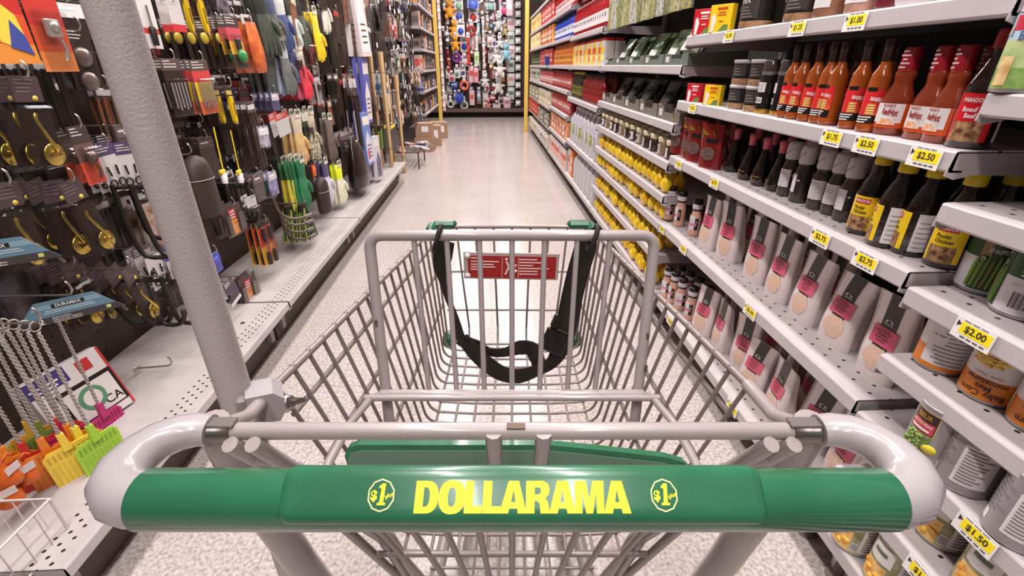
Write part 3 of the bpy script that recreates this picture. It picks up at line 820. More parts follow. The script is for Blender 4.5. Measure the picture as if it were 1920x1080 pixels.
def salt_bag(slump, lean):
    """flat-topped gusset bag: white plastic, black band at the top, pink card, window with pink salt"""
    W = M((232, 216, 216), 0.28, coat=.35, bump=.9, bs=34); K = M((42, 34, 32), 0.35); P = M((224, 96, 122), 0.45)
    H = .215
    def sec(u):
        w = .053 + .002 * math.sin(u * 5 + slump); d = .025 * (1 - u) ** .6 + .0018 + .006 * math.exp(-((u - .25) / .18) ** 2)
        w += .004 * u * u
        return w, d
    rings = []
    for i in range(15):
        u = i / 14; w, d = sec(u)
        bx = lean * u * u * .05; by = -(sec(.18)[1] - d) * .85 * u + slump * .004 * u * u
        rings.append([(bx + x * w, by + y * d, H * u - .012 * slump * u ** 3) for x, y in ((-1, -.55), (-.72, -.95), (-.3, -1), (.3, -1), (.72, -.95), (1, -.55), (.78, 0), (1, .55), (.72, .95), (.0, 1), (-.72, .95), (-1, .55), (-.78, 0))])
    b = MB().loft(rings, W, True)
    def fpt(x, u, o):   # point on the bag's front
        w, d = sec(u); bx = lean * u * u * .05; by = -(sec(.18)[1] - d) * .85 * u + slump * .004 * u * u
        ax = abs(x) / w
        return (bx + x, by - d * (1 if ax < .3 else 1 - .05 * (ax - .3) / .42 if ax < .72 else .95 - .4 * (ax - .72) / .28) - o, H * u - .012 * slump * u ** 3)
    def decal(mb, pts_fn, m, n=8, off=.0012):
        prev = None
        for i in range(n + 1):
            u, x0, x1 = pts_fn(i / n)
            cur = [fpt(x0 + (x1 - x0) * j / 4, u, off) for j in range(5)]
            if prev:
                for j in range(4): mb.quad(prev[j], prev[j + 1], cur[j + 1], cur[j], m)
            prev = cur
    k = MB(); decal(k, lambda s: (.37 + .63 * s, -.021, .019), K, 10)
    lg = MB(); T = Matrix.Translation(fpt(-.002, .68, .002))
    lg.prism([(.011 * math.cos(g), .008 * math.sin(g)) for g in [PI * i / 8 for i in range(9)]], -.0004, .0004, M((206, 200, 196), 0.5), T)
    lg.box((0, -.0002, -.004), (.022, .0008, .0022), M((206, 200, 196), 0.5), 0, T); lg.box((0, -.0006, .003), (.008, .0008, .006), K, 0, T)
    pk = MB(); decal(pk, lambda s: (.40 + .21 * s, -.034, .032), P, 6, .0026)
    pr = MB()
    for i, (zz, w_) in enumerate(((.575, .030), (.545, .040), (.51, .026), (.475, .034), (.44, .024))):
        a = fpt(-.004 - w_ / 2, zz, .0036); c = fpt(-.004 + w_ / 2, zz, .0036)
        for j in range(4):
            p0 = [a[q] + (c[q] - a[q]) * (j / 4) for q in range(3)]; p1 = [a[q] + (c[q] - a[q]) * (j / 4 + .19) for q in range(3)]
            pr.quad(p0, p1, (p1[0], p1[1], p1[2] + .0032), (p0[0], p0[1], p0[2] + .0032), M((120, 34, 56), 0.5))
    wi = MB(); decal(wi, lambda s: (.09 + .29 * s, -.033 * math.sin(.35 + 2.35 * s), .031 * math.sin(.35 + 2.35 * s)), M((226, 186, 160), 0.4, rgb2=(236, 204, 184), vs=220), 8)
    return [('bag', b, None), ('black_band', k, None), ('logo', lg, 1), ('pink_card', pk, None), ('small_print', pr, 3), ('salt_window', wi, None)]
def white_bag():
    b = MB().loft([[(x * w, y * d - (.034 - d) * .6, z) for x, y in ((-1, -.4), (-.7, -.95), (0, -1), (.7, -.95), (1, -.4), (1, .4), (.7, .95), (0, 1), (-.7, .95), (-1, .4))] for z, w, d in ((0, .044, .030), (.012, .050, .034), (.09, .050, .030), (.15, .047, .014), (.175, .046, .002))], M((226, 216, 222), 0.3, coat=.3, bump=.6, bs=34))
    l = MB().box((0, -.0365, .055), (.06, .002, .06), M((206, 196, 202), 0.4)); t = MB()
    for k in range(5): t.box((-.004 * (k % 2), -.0380, .034 + .010 * k), (.046 - .006 * (k % 3), .0008, .004), M((90, 80, 84), 0.5))
    return [('bag', b, None), ('label', l, None), ('small_print', t, 1)]
def pouch():
    R = M((128, 26, 24), 0.25, coat=.4, bump=.2, bs=40)
    rings = []
    for i in range(9):
        u = i / 8; d = .017 * (1 - u) ** .6 + .0015; w = .050
        rings.append([(x * w, y * d - (.0185 - d) * .8, .158 * u) for x, y in ((-1, 0), (-.7, -.9), (0, -1), (.7, -.9), (1, 0), (.7, .9), (0, 1), (-.7, .9))])
    b = MB().loft(rings, R)
    l = MB(); T = Tm((0, -.0165, .07), rx=-.02)
    l.prism([(.030 * math.cos(g) * (1 if g < PI else 1), -.016 + .024 * math.sin(g)) for g in [2 * PI * i / 16 for i in range(16)]], -.006, -.0055, M((88, 62, 58), 0.4, rgb2=(120, 96, 92), vs=120), T)
    l.box((.006, -.0035, .030), (.05, .001, .014), BLACK, 0, T)
    l.prism([(-.036, .048), (-.006, .048), (-.030, .064), (-.036, .066)], -.003, -.0024, GOLD, T); l.prism([(.0, .066), (.016, .046), (.020, .046), (.006, .068)], -.003, -.0024, GOLD, T)
    t = MB().box((.006, -.0042, .033), (.042, .0006, .0042), PAPER, 0, Tm()).box((.002, -.0042, .0265), (.032, .0006, .0034), PAPER).box((.004, -.0040, .016), (.016, .0006, .003), PAPER)
    return [('pouch', b, None), ('label', l, None), ('lettering', t, 1)]
def spice_tub(big):
    h, r = (.105, .048) if big else (.072, .036)
    b = MB().lathe([(0, .001), (r * .94, 0), (r, .004), (r, .018)], M((150, 104, 76), 0.3, rgb2=(190, 150, 110), vs=200, coat=.4), 20).lathe([(r, .018), (r, h * .84)], M((34, 30, 28), 0.3), 20, cap=False).lathe([(r, h * .84), (r * .96, h * .88)], GLASS_CAP, 20, cap=False)
    c = MB().lathe([(r * 1.0, h * .86), (r * 1.05, h * .87), (r * 1.05, h * .985), (r, h), (0, h)], M((190, 182, 184), 0.4), 20)
    l = MB(); patch(l, r, .024, h * .80, M((62, 56, 54), 0.4), -.1, 1.1, .0006); patch(l, r, .026, h * .80, PAPER, -1.6, -1.2, .0008)
    if big:
        l.text('TEX', .02, WHITE, (0, .01, h * .68), bold=.01, bend=r + .0012); patch(l, r, .046, .058, M((206, 200, 120), 0.5), -.5, -.3, .001)
    for k in range(4 if big else 3): patch(l, r, .028 + .008 * k, .031 + .008 * k, M((120, 114, 112), 0.5), .0, .8 - .1 * k, .0012)
    return [('tub_body', b, None), ('lid', c, None), ('label', l, None)]
def tall_grinder(turn):
    b = MB().lathe([(0, .001), (.023, 0), (.024, .003), (.024, .012)], GOLD, 18).lathe([(.024, .012), (.0235, .098), (.022, .104)], M((28, 24, 22), 0.2, coat=.5), 18, cap=False)
    c = MB().lathe([(.0225, .104), (.0235, .108), (.0235, .113)], SILVER, 18).lathe([(.0225, .113), (.0225, .140), (.020, .143), (0, .143)], M((70, 62, 58), 0.15, coat=.5), 18)
    l = MB(); a = turn
    patch(l, .024, .058, .084, PAPER, -.75 + a, .6 + a); patch(l, .024, .028, .044, PAPER, -.65 + a, .45 + a)
    for k in range(9): patch(l, .024, .031, .041, BLACK, -.55 + .11 * k + a, -.55 + .11 * k + .03 + .03 * (k % 2) + a, .0009)
    for k in range(4): patch(l, .024, .062 + .005 * k, .0635 + .005 * k, M((150, 146, 146), 0.6), -.6 + a, .3 + a, .0009)
    return [('jar_body', b, None), ('grinder_cap', c, None), ('label', l, None)]
def soup_box(col, big):
    s_ = 1.25 if big else 1.0
    b = MB().box((0, 0, .033 * s_), (.066 * s_, .022 * s_, .066 * s_), M(col, 0.4), .0006)
    l = MB(); f = -.0112 * s_
    l.prism([(-.026 * s_, .0005), (-.026 * s_, .04 * s_), (-.019 * s_, .046 * s_), (-.012 * s_, .03 * s_), (-.018 * s_, .0005)], f - .0004, f, WHITE)
    l.prism([(-.004 * s_, .001), (.026 * s_, .001), (.026 * s_, .017 * s_), (.012 * s_, .018 * s_)], f - .0003, f, M((104, 130, 66), 0.5))
    ink = WHITE if col[1] < 100 else M((196, 70, 30), 0.5)
    for k, (zz, w_) in enumerate(((.056, .030), (.047, .022), (.041, .026), (.026, .014))): l.box((.004 * s_, f - .0002, zz * s_), (w_ * s_, .0006, (.006 if k == 0 else .0028) * s_), ink)
    return [('carton', b, None), ('printing', l, None)]
def can(kind, turn, flip=False):
    r, h = .0375, .112
    prof = [(0, .0035), (r * .90, .0035), (r * .93, 0), (r, .0015), (r, .0045), (r * .985, .006)]
    b = MB().lathe(prof + [(r * .985, h - .006), (r, h - .0045), (r, h - .0015), (r * .93, h), (r * .90, h - .0035), (0, h - .0035)], SILVER, 26)
    R = r * .985; a = turn; l = MB(); t = MB()
    full = lambda z0, z1, m, o=.0004: l.lathe([(R + o, z0), (R + o, z1)], m, 26, None, 0, 2 * PI, cap=False)
    if kind == 'corn':
        full(.070, .106, M((226, 128, 24), 0.4)); full(.006, .070, M((228, 220, 218), 0.4))
        rnd = random.Random(4)
        for k in range(14):
            A = a + rnd.uniform(-.55, .45); z = rnd.uniform(.024, .052)
            T = Tm((math.sin(A) * (R + .0006), -math.cos(A) * (R + .0006), z), rz=A) @ Tm(ry=rnd.uniform(-.5, .3))
            l.ball((0, 0, 0), (.015, .0014, .0038), M((232 - 10 * (k % 3), 196 - 14 * (k % 3), 84), 0.45), 8, 6, T)
        patch(l, R, .012, .098, PAPER, a + 1.3, a + 2.9, .0008)
        K = M((52, 28, 20), 0.5)
        t.text('Baby Corn', .0135, K, (0, R * a, .0965), bold=.012, bend=R + .0012); t.text('Maïs', .0115, K, (0, R * a, .0855), bold=.012, bend=R + .0012); t.text('miniatures', .0125, K, (0, R * a, .0755), bold=.012, bend=R + .0012)
        t.text('Whole - Entiers', .0055, M((150, 60, 50), 0.5), (0, R * a, .064), bend=R + .0012)
        patch(t, R, .0115, .016, M((90, 40, 40), 0.5), a - .25, a + .25, .001)
        fine(t, R, .014, .096, a + 1.35, a + 2.9, 12, M((150, 144, 146), 0.6), seed=3)
    elif kind == 'asparagus':
        full(.006, .060, M((226, 222, 224), 0.4)); full(.060, .106, M((44, 84, 44), 0.4))
        patch(l, R, .008, .106, M((54, 74, 40), 0.45), a - .35, a + 1.15, .0006); patch(l, R, .062, .106, M((146, 122, 84), 0.4), a - .36, a - .02, .0009)
        rnd = random.Random(6)
        for k in range(9):
            A = a - .42 + .17 * k
            Q = [(math.sin(A + o) * (R + .001), -math.cos(A + o) * (R + .001), z) for o, z in ((0, .012), (.04, .03), (.07, .05), (.1, .062 + .004 * (k % 3)))]
            l.tube(Q, [.0028, .0030, .0034, .0012], M((126 - 12 * (k % 3), 152 - 12 * (k % 4), 66), 0.5), 6)
        l.lathe([(.0052, -.0004), (.0052, .0004), (0, .0004)], BLACK, 14, Tm((math.sin(a - .15) * (R + .0016), -math.cos(a - .15) * (R + .0016), .060), rz=a - .15) @ Tm(rx=PI / 2))
        t.text('D', .008, WHITE, (0, R * (a - .15), .060), bold=.02, bend=R + .0026)
        t.text('ASPERGES', .0105, PAPER, (0, R * (a + .42), .090), bold=.012, bend=R + .0012, sx=.75); t.text("D'ASPERGES", .0095, PAPER, (0, R * (a + .42), .074), bold=.012, bend=R + .0012, sx=.75)
        patch(l, R, .010, .05, PAPER, a + 1.5, a + 3.0, .0008)
        for k in range(16): patch(t, R, .016, .040, BLACK, a + 1.7 + .05 * k, a + 1.7 + .05 * k + .016 + .016 * ((k * 7) % 3 == 0), .0012)
        fine(t, R, .062, .098, a + 1.6, a + 2.9, 6, PAPER, seed=5)
    elif kind == 'peas':
        full(.006, .106, M((150, 143, 143), 0.35, metal=.1))
        patch(l, R, .010, .060, M((74, 96, 48), 0.5, rgb2=(128, 150, 84), vs=330), a - .6, a + .45, .0006)
        rnd = random.Random(9)
        for k in range(46):
            A = a + rnd.uniform(-.58, .42); z = rnd.uniform(.012, .058)
            l.ball((math.sin(A) * (R + .0008), -math.cos(A) * (R + .0008), z), .0030, M((112 + 20 * (k % 2), 136 + 14 * (k % 3), 74), 0.45), 7, 5)
        patch(l, R, .060, .103, M((196, 166, 116), 0.4), a - .62, a + .5, .0008); patch(l, R, .062, .101, M((54, 34, 28), 0.4), a - .58, a + .46, .0010); patch(l, R, .064, .083, M((206, 70, 84), 0.4), a - .54, a + .42, .0012)
        l.lathe([(.010, -.0004), (.010, .0006), (0, .0006)], M((226, 206, 60), 0.4), 14, Tm((math.sin(a + .52) * (R + .0012), -math.cos(a + .52) * (R + .0012), .040), rz=a + .52) @ Tm(rx=PI / 2), sy=.8)
        t.text('SIEUR', .0115, GOLD, (0, R * (a - .06), .092), bold=.015, bend=R + .0022, sx=.85); t.text('PETITS PEAS', .007, WHITE, (0, R * (a - .06), .078), bold=.015, bend=R + .0022, sx=.85); patch(t, R, .067, .071, WHITE, a - .46, a + .30, .0022)
    elif kind == 'silver':
        full(.006, .106, M((150, 144, 147), 0.35, metal=.15))
        patch(l, R, .018, .088, PAPER, a - .1, a + 1.1, .0006); patch(l, R, .012, .03, WHITE, a - 1.1, a - .75, .0006)
        fine(t, R, .022, .086, a - .05, a + 1.1, 11, M((128, 122, 124), 0.6), seed=7); fine(t, R, .035, .095, a - 1.2, a - .2, 8, M((134, 128, 132), 0.6), seed=8)
    elif kind == 'fruit':
        full(.006, .106, M((112, 112, 66), 0.45, rgb2=(196, 190, 150), vs=26))
        patch(l, R, .006, .055, M((226, 156, 52), 0.4, rgb2=(240, 206, 130), vs=70), a - .7, a + .5, .0006)
        rnd = random.Random(3)
        for k in range(7):
            A = a + rnd.uniform(-.6, .35); z = rnd.uniform(.016, .044)
            l.ball((math.sin(A) * (R - .002), -math.cos(A) * (R - .002), z), .0065, M((228, 160 + 8 * (k % 3), 62), 0.4), 8, 6)
        patch(l, R, .062, .100, M((230, 226, 222), 0.4), a - .6, a + .6, .0008)
        patch(l, R, .012, .096, PAPER, a + .9, a + 2.2, .0008); patch(l, R, .012, .034, WHITE, a + .56, a + .86, .0009)
        for k in range(8): patch(t, R, .014, .032, BLACK, a + .58 + .034 * k, a + .58 + .034 * k + .012 + .008 * (k % 2), .0012)
        fine(t, R, .016, .094, a + .95, a + 2.2, 12, M((120, 116, 114), 0.6), seed=11)
        patch(t, R, .080, .088, M((90, 104, 70), 0.5), a - .38, a + .32, .0014)
    elif kind == 'blend':
        full(.006, .034, M((150, 176, 96), 0.45, rgb2=(112, 148, 76), vs=60)); full(.034, .072, M((196, 206, 150), 0.45, rgb2=(150, 180, 110), vs=40)); full(.072, .106, M((176, 204, 226), 0.4))
        patch(l, R, .084, .104, M((196, 40, 66), 0.4), a - .9, a + .9, .0006); patch(l, R, .010, .05, M((226, 196, 140), 0.5, rgb2=(196, 150, 90), vs=50), a - .9, a - .35, .0008)
        t.text('Blend', .017, M((70, 90, 130), 0.5), (0, R * a, .076), bold=.01, bend=R + .0014)
    elif kind == 'brown':
        full(.006, .106, M((60, 34, 24), 0.4, rgb2=(96, 58, 40), vs=30)); patch(l, R, .03, .07, M((130, 90, 60), 0.5, rgb2=(70, 40, 28), vs=80), a - .7, a + .7, .0006)
    parts = [('can_body', b, None), ('paper_label', l, None)]
    if t.v: parts.append(('lettering', t, 1))
    if flip:
        for _, q, _p in parts: q.v = [(-x, y, h - z) for x, y, z in q.v]
    return parts
def spice_jar(v):
    b = MB().lathe([(0, .001), (.020, 0), (.022, .004), (.022, .044), (.019, .050)], M((58, 44, 36) if v else (150, 120, 90), 0.25, coat=.4), 14)
    c = MB().lathe([(.021, .050), (.0225, .052), (.0225, .066), (.020, .069), (0, .069)], M((226, 210, 176), 0.45), 14)
    l = MB(); patch(l, .022, .008, .042, PAPER if v else M((196, 190, 190), .5), -.9, .7); patch(l, .022, .018, .034, BLACK, -.4, .1, .001)
    return [('jar_body', b, None), ('cap', c, None), ('label', l, None)]
def lemon(v):
    Y = M((244, 204, 26), 0.25, coat=.5, bump=.15, bs=260) if v else M((236, 186, 20), 0.16, coat=.7)
    b = MB().lathe([(0, 0), (.010, .001), (.021, .010), (.0265, .024), (.028, .036), (.0265, .048), (.020, .061), (.012, .068), (.008, .074), (.0075, .078)], Y, 16)
    c = MB().lathe([(.0088, .076), (.0088, .086), (.006, .088), (0, .088)], M((226, 180, 30), 0.4), 10)
    return [('squeeze_bottle', b, None), ('cap', c, None)]
def jug(lab):
    Wt = M((216, 214, 222), 0.3, coat=.3, trans=0.15)
    b = MB(); rings = []
    for u, w, d in ((0, .92, .92), (.02, 1, 1), (.62, 1, 1), (.72, .92, .9), (.84, .62, .6), (.93, .32, .34), (.97, .27, .30), (1, .27, .3)):
        rings.append([(x * .068 * w, y * .068 * d, .29 * u) for x, y in [(math.copysign(abs(math.cos(g)) ** .5, math.cos(g)), math.copysign(abs(math.sin(g)) ** .5, math.sin(g))) for g in [2 * PI * i / 20 for i in range(20)]]])
    b.loft(rings, Wt)
    h = MB().tube(dense([(0, .030, .285), (0, .052, .275), (0, .064, .235), (0, .064, .20)]), .010, Wt, 8)
    c = MB().lathe([(.022, .284), (.022, .304), (.020, .306), (0, .306)], M((226, 224, 230), 0.4), 14)
    parts = [('jug_body', b, None), ('handle', h, None), ('cap', c, None)]
    if lab: parts.append(('label', MB().box((0, -.0692, .125), (.055, .0012, .085), M((140, 146, 62), 0.5)).box((0, -.0700, .14), (.040, .0008, .02), M((196, 190, 90), 0.5)), None))
    return parts
def bottle(col, capc, labc, h, r, neck=.35):
    b = MB().lathe([(0, .001), (r * .92, 0), (r, .004), (r, h * .60), (r * .85, h * .70), (r * neck * 1.1, h * .86), (r * neck, h * .93)], M(col, 0.2, coat=.5), 14)
    c = MB().lathe([(r * neck * 1.25, h * .91), (r * neck * 1.25, h), (0, h)], M(capc, 0.4), 12)
    l = MB(); patch(l, r, h * .14, h * .50, M(labc, 0.45), -1.1, 1.1); patch(l, r, h * .30, h * .42, M(tuple(int(v * .6) for v in labc), 0.45), -.6, .5, .001)
    return [('bottle_body', b, None), ('cap', c, None), ('label', l, None)]
def jar(col, lid, labc, h, r):
    b = MB().lathe([(0, .001), (r * .95, 0), (r, .004), (r, h * .78), (r * .86, h * .84)], M(col, 0.25, coat=.4, var=.15, vs=60), 14)
    c = MB().lathe([(r * .9, h * .84), (r * .92, h * .85), (r * .92, h * .99), (r * .88, h), (0, h)], M(lid, 0.4), 14)
    l = MB(); patch(l, r, h * .15, h * .65, M(labc, 0.45), -1.0, 1.0); patch(l, r, h * .35, h * .5, WHITE, -.5, .5, .001)
    return [('jar_body', b, None), ('lid', c, None), ('label', l, None)]
def carton(col, band, w, d, h, cap=None):
    b = MB().box((0, 0, h / 2), (w, d, h), M(col, 0.4), .001)
    l = MB(); l.box((0, -d / 2 - .0004, h * .62), (w * .94, .0008, h * .26), M(band, 0.45)); l.box((0, -d / 2 - .0008, h * .30), (w * .6, .0008, h * .18), M(tuple(min(255, v + 60) for v in band), 0.45))
    l.box((-w / 2 - .0004, 0, h * .5), (.0008, d * .8, h * .5), M(band, 0.45))
    parts = [('carton', b, None), ('printing', l, None)]
    if cap: parts.append(('cap', MB().box((0, 0, h + .010), (w * .86, d * .8, .022), M(cap, 0.35), .004), None))
    return parts
def herb_pack(v):
    c1 = ((70, 84, 52), (52, 62, 44), (110, 140, 76), (84, 78, 70))[v]
    P = M(c1, 0.2, coat=.6, rgb2=tuple(int(x * .5) for x in c1), vs=50, bump=.3, bs=50)
    rings = []
    for i in range(7):
        u = i / 6; d = .012 * math.sin(PI * (.1 + .9 * u)) + .001
        rings.append([(x * .055, y * d, .17 * u) for x, y in ((-1, 0), (-.6, -.9), (0, -1), (.6, -.9), (1, 0), (.6, .9), (0, 1), (-.6, .9))])
    b = MB().loft(rings, P)
    l = MB().box((0, -.0125, .055), (.06, .002, .035), M((206, 204, 200), 0.35), .0005)
    return [('packet', b, None), ('label', l, None)]
def tray(w, d, h, col):
    K = M(col, 0.7, var=.06, vs=20); b = MB()
    b.box((0, 0, .002), (w, d, .004), K); b.box((0, d / 2, h * .6), (w, .003, h * 1.2), K)
    for s_ in (-1, 1): b.prism([(-d / 2, 0), (-d / 2, h * .7), (-d / 4, h), (d / 2, h * 1.2), (d / 2, 0)], s_ * (w / 2) - .0015, s_ * (w / 2) + .0015, K, Tm(rz=PI / 2))
    b.prism([(-w / 2, 0), (-w / 2, h), (-w * .28, h), (-w * .22, h * .55), (w * .22, h * .55), (w * .28, h), (w / 2, h), (w / 2, 0)], -d / 2 - .0015, -d / 2 + .0015, K)
    return [('tray_card', b, None), ('label', MB().box((-w * .36, -d / 2 - .002, h * .5), (w * .16, .001, h * .5), M((206, 200, 196), 0.5)), None)]
def dry_pack(v):
    """long see-through packet of dried strips with a header card"""
    c = ((176, 170, 84), (196, 190, 130), (150, 160, 70), (206, 204, 190))[v]
    b = MB(); rnd = random.Random(v)
    for k in range(9): b.tube([(-.04 + .01 * k + rnd.uniform(-.004, .004), rnd.uniform(-.006, .006), -.03), (-.04 + .01 * k + rnd.uniform(-.006, .006), rnd.uniform(-.008, .008), -.13), (-.04 + .01 * k, rnd.uniform(-.006, .006), -.23)], [.003, .006, .005], M(c, 0.5, rgb2=tuple(int(q * .6) for q in c), vs=60), 6)
    h = MB().box((0, 0, -.012), (.10, .004, .030), M((96, 132, 60) if v != 3 else (226, 222, 214), 0.45)).box((.01, -.0024, -.012), (.06, .001, .014), PAPER)
    f = MB().box((0, 0, -.125), (.10, .018, .21), M((230, 226, 220), 0.1, alpha=.12), .004)
    return [('contents', b, None), ('header_card', h, None), ('clear_film', f, None)]

# ------------------------------------------------------------------ placing
FACE_R = -PI / 2
rj = random.Random(5)
def r_items(fn, args_list, name, desc, cat, where, pts, z, x=None, group=None, jit=.12, base=0.0, tilts=None, rots=None):
    """pts: y positions, nearest last or first; labels count from the cart outward"""
    order = sorted(range(len(pts)), key=lambda i: pts[i][1] if isinstance(pts[i], tuple) else pts[i])
    for n, i in enumerate(order):
        p = pts[i]
        px, py = p if isinstance(p, tuple) else (x, p)
        a = args_list[i % len(args_list)]
        lab = ('the only ' if len(pts) == 1 else near(n) + ' ') + desc + ' ' + where
        put(fn, a, name, lab.replace('the only ', ''), cat, (px, py, z + .0006), FACE_R + (rots[i] if rots else base + rj.uniform(-jit, jit)), group or desc + ' ' + where, tilt=tilts[i] if tilts else (0, 0))
def fp(px, py, z, dx=0.0, dy=0.0):
    p = on_z(px, py, z); return (p.x + dx, p.y + dy)
Z = lambda b, k: SZ[b][k]
# hot sauce shelf (R1, z 1.02)
z = Z(1, 3)
ys = [fp(x, y, z)[1] for x, y in [(1464, 220), (1491, 223), (1513, 227), (1535, 231), (1553, 234), (1577, 241), (1606, 247)]]
r_items(hot_sauce, [()], 'hot_sauce_bottle', 'orange hot sauce bottle with red label,', 'bottle', 'front row of the sauce shelf', [(.815, y) for y in ys], z, group='orange hot sauce bottles', rots=(.0, .1, .3, .55, -.3, .45, .4))
r_items(hot_sauce, [()], 'hot_sauce_bottle', 'orange hot sauce bottle with red label,', 'bottle', 'second row of the sauce shelf', [(.872, y - .01) for y in ys[:6]], z, group='orange hot sauce bottles', jit=.5)
ys = [fp(x, y, z)[1] for x, y in [(1655, 252), (1703, 261), (1748, 267)]]
r_items(wing_sauce, [()], 'pepper_sauce_bottle', 'waisted pepper sauce bottle with red cap', 'bottle', 'in front of the dark sauce', [(.828, ys[0]), (.832, ys[1]), (.832, ys[2])], z, group='waisted pepper sauce bottles', rots=(.42, .0, -.08))
r_items(wing_sauce, [()], 'pepper_sauce_bottle', 'waisted pepper sauce bottle with red cap', 'bottle', 'in the row behind', [(.90, ys[0] - .01), (.90, ys[2] + .02)], z, group='waisted pepper sauce bottles')
put(dark_sauce, ((150, 24, 28), (206, 20, 34), 0.5, ('Boeuf', 'Beef')), 'sauce_bottle', 'dark sauce bottle with red cap and red label at the shelf end', 'bottle', (.836, .800, z), FACE_R)
r_items(tall_grinder, [(.2,), (-.5,)], 'spice_grinder', 'tall black spice grinder with white barcode label', 'spice jar', 'beside the hot sauce', [(.825, fp(1410, 212, z)[1]), (.835, fp(1442, 216, z)[1])], z, jit=.1)
r_items(tall_grinder, [(.9,)], 'spice_grinder', 'tall black spice grinder', 'spice jar', 'in the row behind', [(.89, fp(1415, 212, z)[1]), (.89, fp(1450, 216, z)[1])], z)
for lv in (0, 1):
    r_items(spice_tub, [(False,)], 'spice_tub', 'black spice tub with grey lid', 'spice tub', ('of the lower layer' if lv == 0 else 'stacked on the upper layer'), [(.832, fp(1358, 203, z)[1] - .01), (.832, fp(1392, 208, z)[1] - .015)], z + .0728 * lv, group='stacked black spice tubs')
put(soup_box, ((196, 30, 44), False), 'soup_mix_box', 'small red soup mix box at the far end of the sauce shelf', 'box', (.81, fp(1297, 191, z)[1], z), FACE_R + .55)
put(soup_box, ((196, 30, 44), False), 'soup_mix_box', 'small red soup mix box behind the front red one', 'box', (.845, fp(1297, 191, z)[1] - .02, z), FACE_R + .55)
put(soup_box, ((240, 196, 30), False), 'soup_mix_box', 'small yellow soup mix box on the sauce shelf beside black tubs', 'box', (.81, fp(1326, 197, z)[1], z), FACE_R + .55)
# soy shelf (R1, z .80)
z = Z(1, 2)
r_items(pouch, [()], 'salt_pouch', 'dark red stand-up salt pouch', 'pouch', 'on the soy sauce shelf', [(.83, fp(*q, z)[1]) for q in [(1268, 288), (1284, 297), (1300, 303), (1332, 315)]], z, rots=(.35, .2, .45, .5))
r_items(pouch, [()], 'salt_pouch', 'dark red stand-up salt pouch', 'pouch', 'in the row behind', [(.90, fp(1310, 303, z)[1]), (.90, fp(1345, 315, z)[1])], z, jit=.2)
r_items(mini_soy, [()], 'soy_sauce_bottle', 'small teardrop soy bottle with pink cap', 'bottle', 'in the front row', [fp(*q, z, .028) for q in [(1356, 321), (1382, 336), (1406, 347), (1434, 357)]], z, jit=.5)
r_items(mini_soy, [()], 'soy_sauce_bottle', 'small teardrop soy bottle with pink cap', 'bottle', 'in the row behind', [fp(*q, z, .105) for q in [(1356, 321), (1382, 336), (1406, 347), (1434, 357)]], z, jit=.5)
r_items(grinder, [(False, .1), (False, -.6), (False, .5), (False, .2), (False, -.2), (False, .4)], 'pepper_grinder', 'black pepper grinder with white cap', 'spice jar', 'left of the yellow sauces', [fp(*q, z, .024) for q in [(1455, 366), (1478, 378), (1510, 391), (1537, 401), (1560, 413)]], z, jit=.1)
r_items(grinder, [(False, .6), (False, -.3)], 'pepper_grinder', 'black pepper grinder with white cap', 'spice jar', 'in the row behind', [fp(*q, z, .078) for q in [(1455, 366), (1478, 378), (1510, 391), (1537, 401), (1565, 413)]], z)
yb = [fp(*q, z, .030) for q in [(1590, 436), (1627, 459), (1674, 474), (1735, 497)]]
for i, (tn, d) in enumerate(((0.45, 'showing its chicken picture, farthest of four'), (-.68, 'turned to its white text, third nearest'), (-.62, 'turned to its white text, second nearest'), (0.55, 'showing its noodle picture, nearest to the cans'))):
    put(dark_sauce, ((222, 190, 30), (246, 206, 24), tn, ('Poulet', 'Chicken')), 'sauce_bottle', 'dark sauce bottle with yellow cap ' + d, 'bottle', (yb[i][0], yb[i][1], z), FACE_R, 'yellow labelled sauce bottles')
r_items(dark_sauce, [((222, 190, 30), (246, 206, 24), .5, ('Poulet', 'Chicken'))], 'sauce_bottle', 'dark sauce bottle with yellow cap', 'bottle', 'in the row behind', [(q[0] + .075, q[1]) for q in yb], z, group='yellow labelled sauce bottles')
# bag shelf (R1, z .497)
z = Z(1, 1)
r_items(grinder, [(True, .3), (True, -.2), (True, .0)], 'salt_grinder', 'pink salt grinder with dark cap', 'spice jar', 'at the upper salt shelf far end', [fp(*q, z, .026) for q in [(1243, 411), (1261, 423), (1288, 441)]], z)
bp = [(1312, 462), (1347, 485), (1398, 523), (1438, 558), (1484, 598), (1544, 642), (1618, 704)]
BL = [(1.3, .2), (.5, -.1), (.3, .15), (1.0, .3), (1.2, .55), (1.7, .5), (.2, .05)]
for i, q in enumerate(bp):
    p = fp(*q, z, .036)
    nm = 'lone salt bag at the upper shelf end nearest the cans' if i == 6 else near(len(bp) - 1 - i) + ' clear salt bag with pink card, front row of the upper salt shelf'
    put(salt_bag, BL[i], 'salt_bag', nm, 'bag', (p[0], p[1], z + .0006), FACE_R + .12 + (-.05, .1, 0, -.1, -.12, -.05, -.05)[i], 'salt bags with pink cards', scale=1.0 if i < 6 else .96)
r_items(salt_bag, [(.8, .1), (.4, .3)], 'salt_bag', 'clear salt bag with pink card', 'bag', 'second row of the upper salt shelf', [fp(*q, z, .115) for q in bp[:5]], z, group='salt bags with pink cards', jit=.25, base=.1)
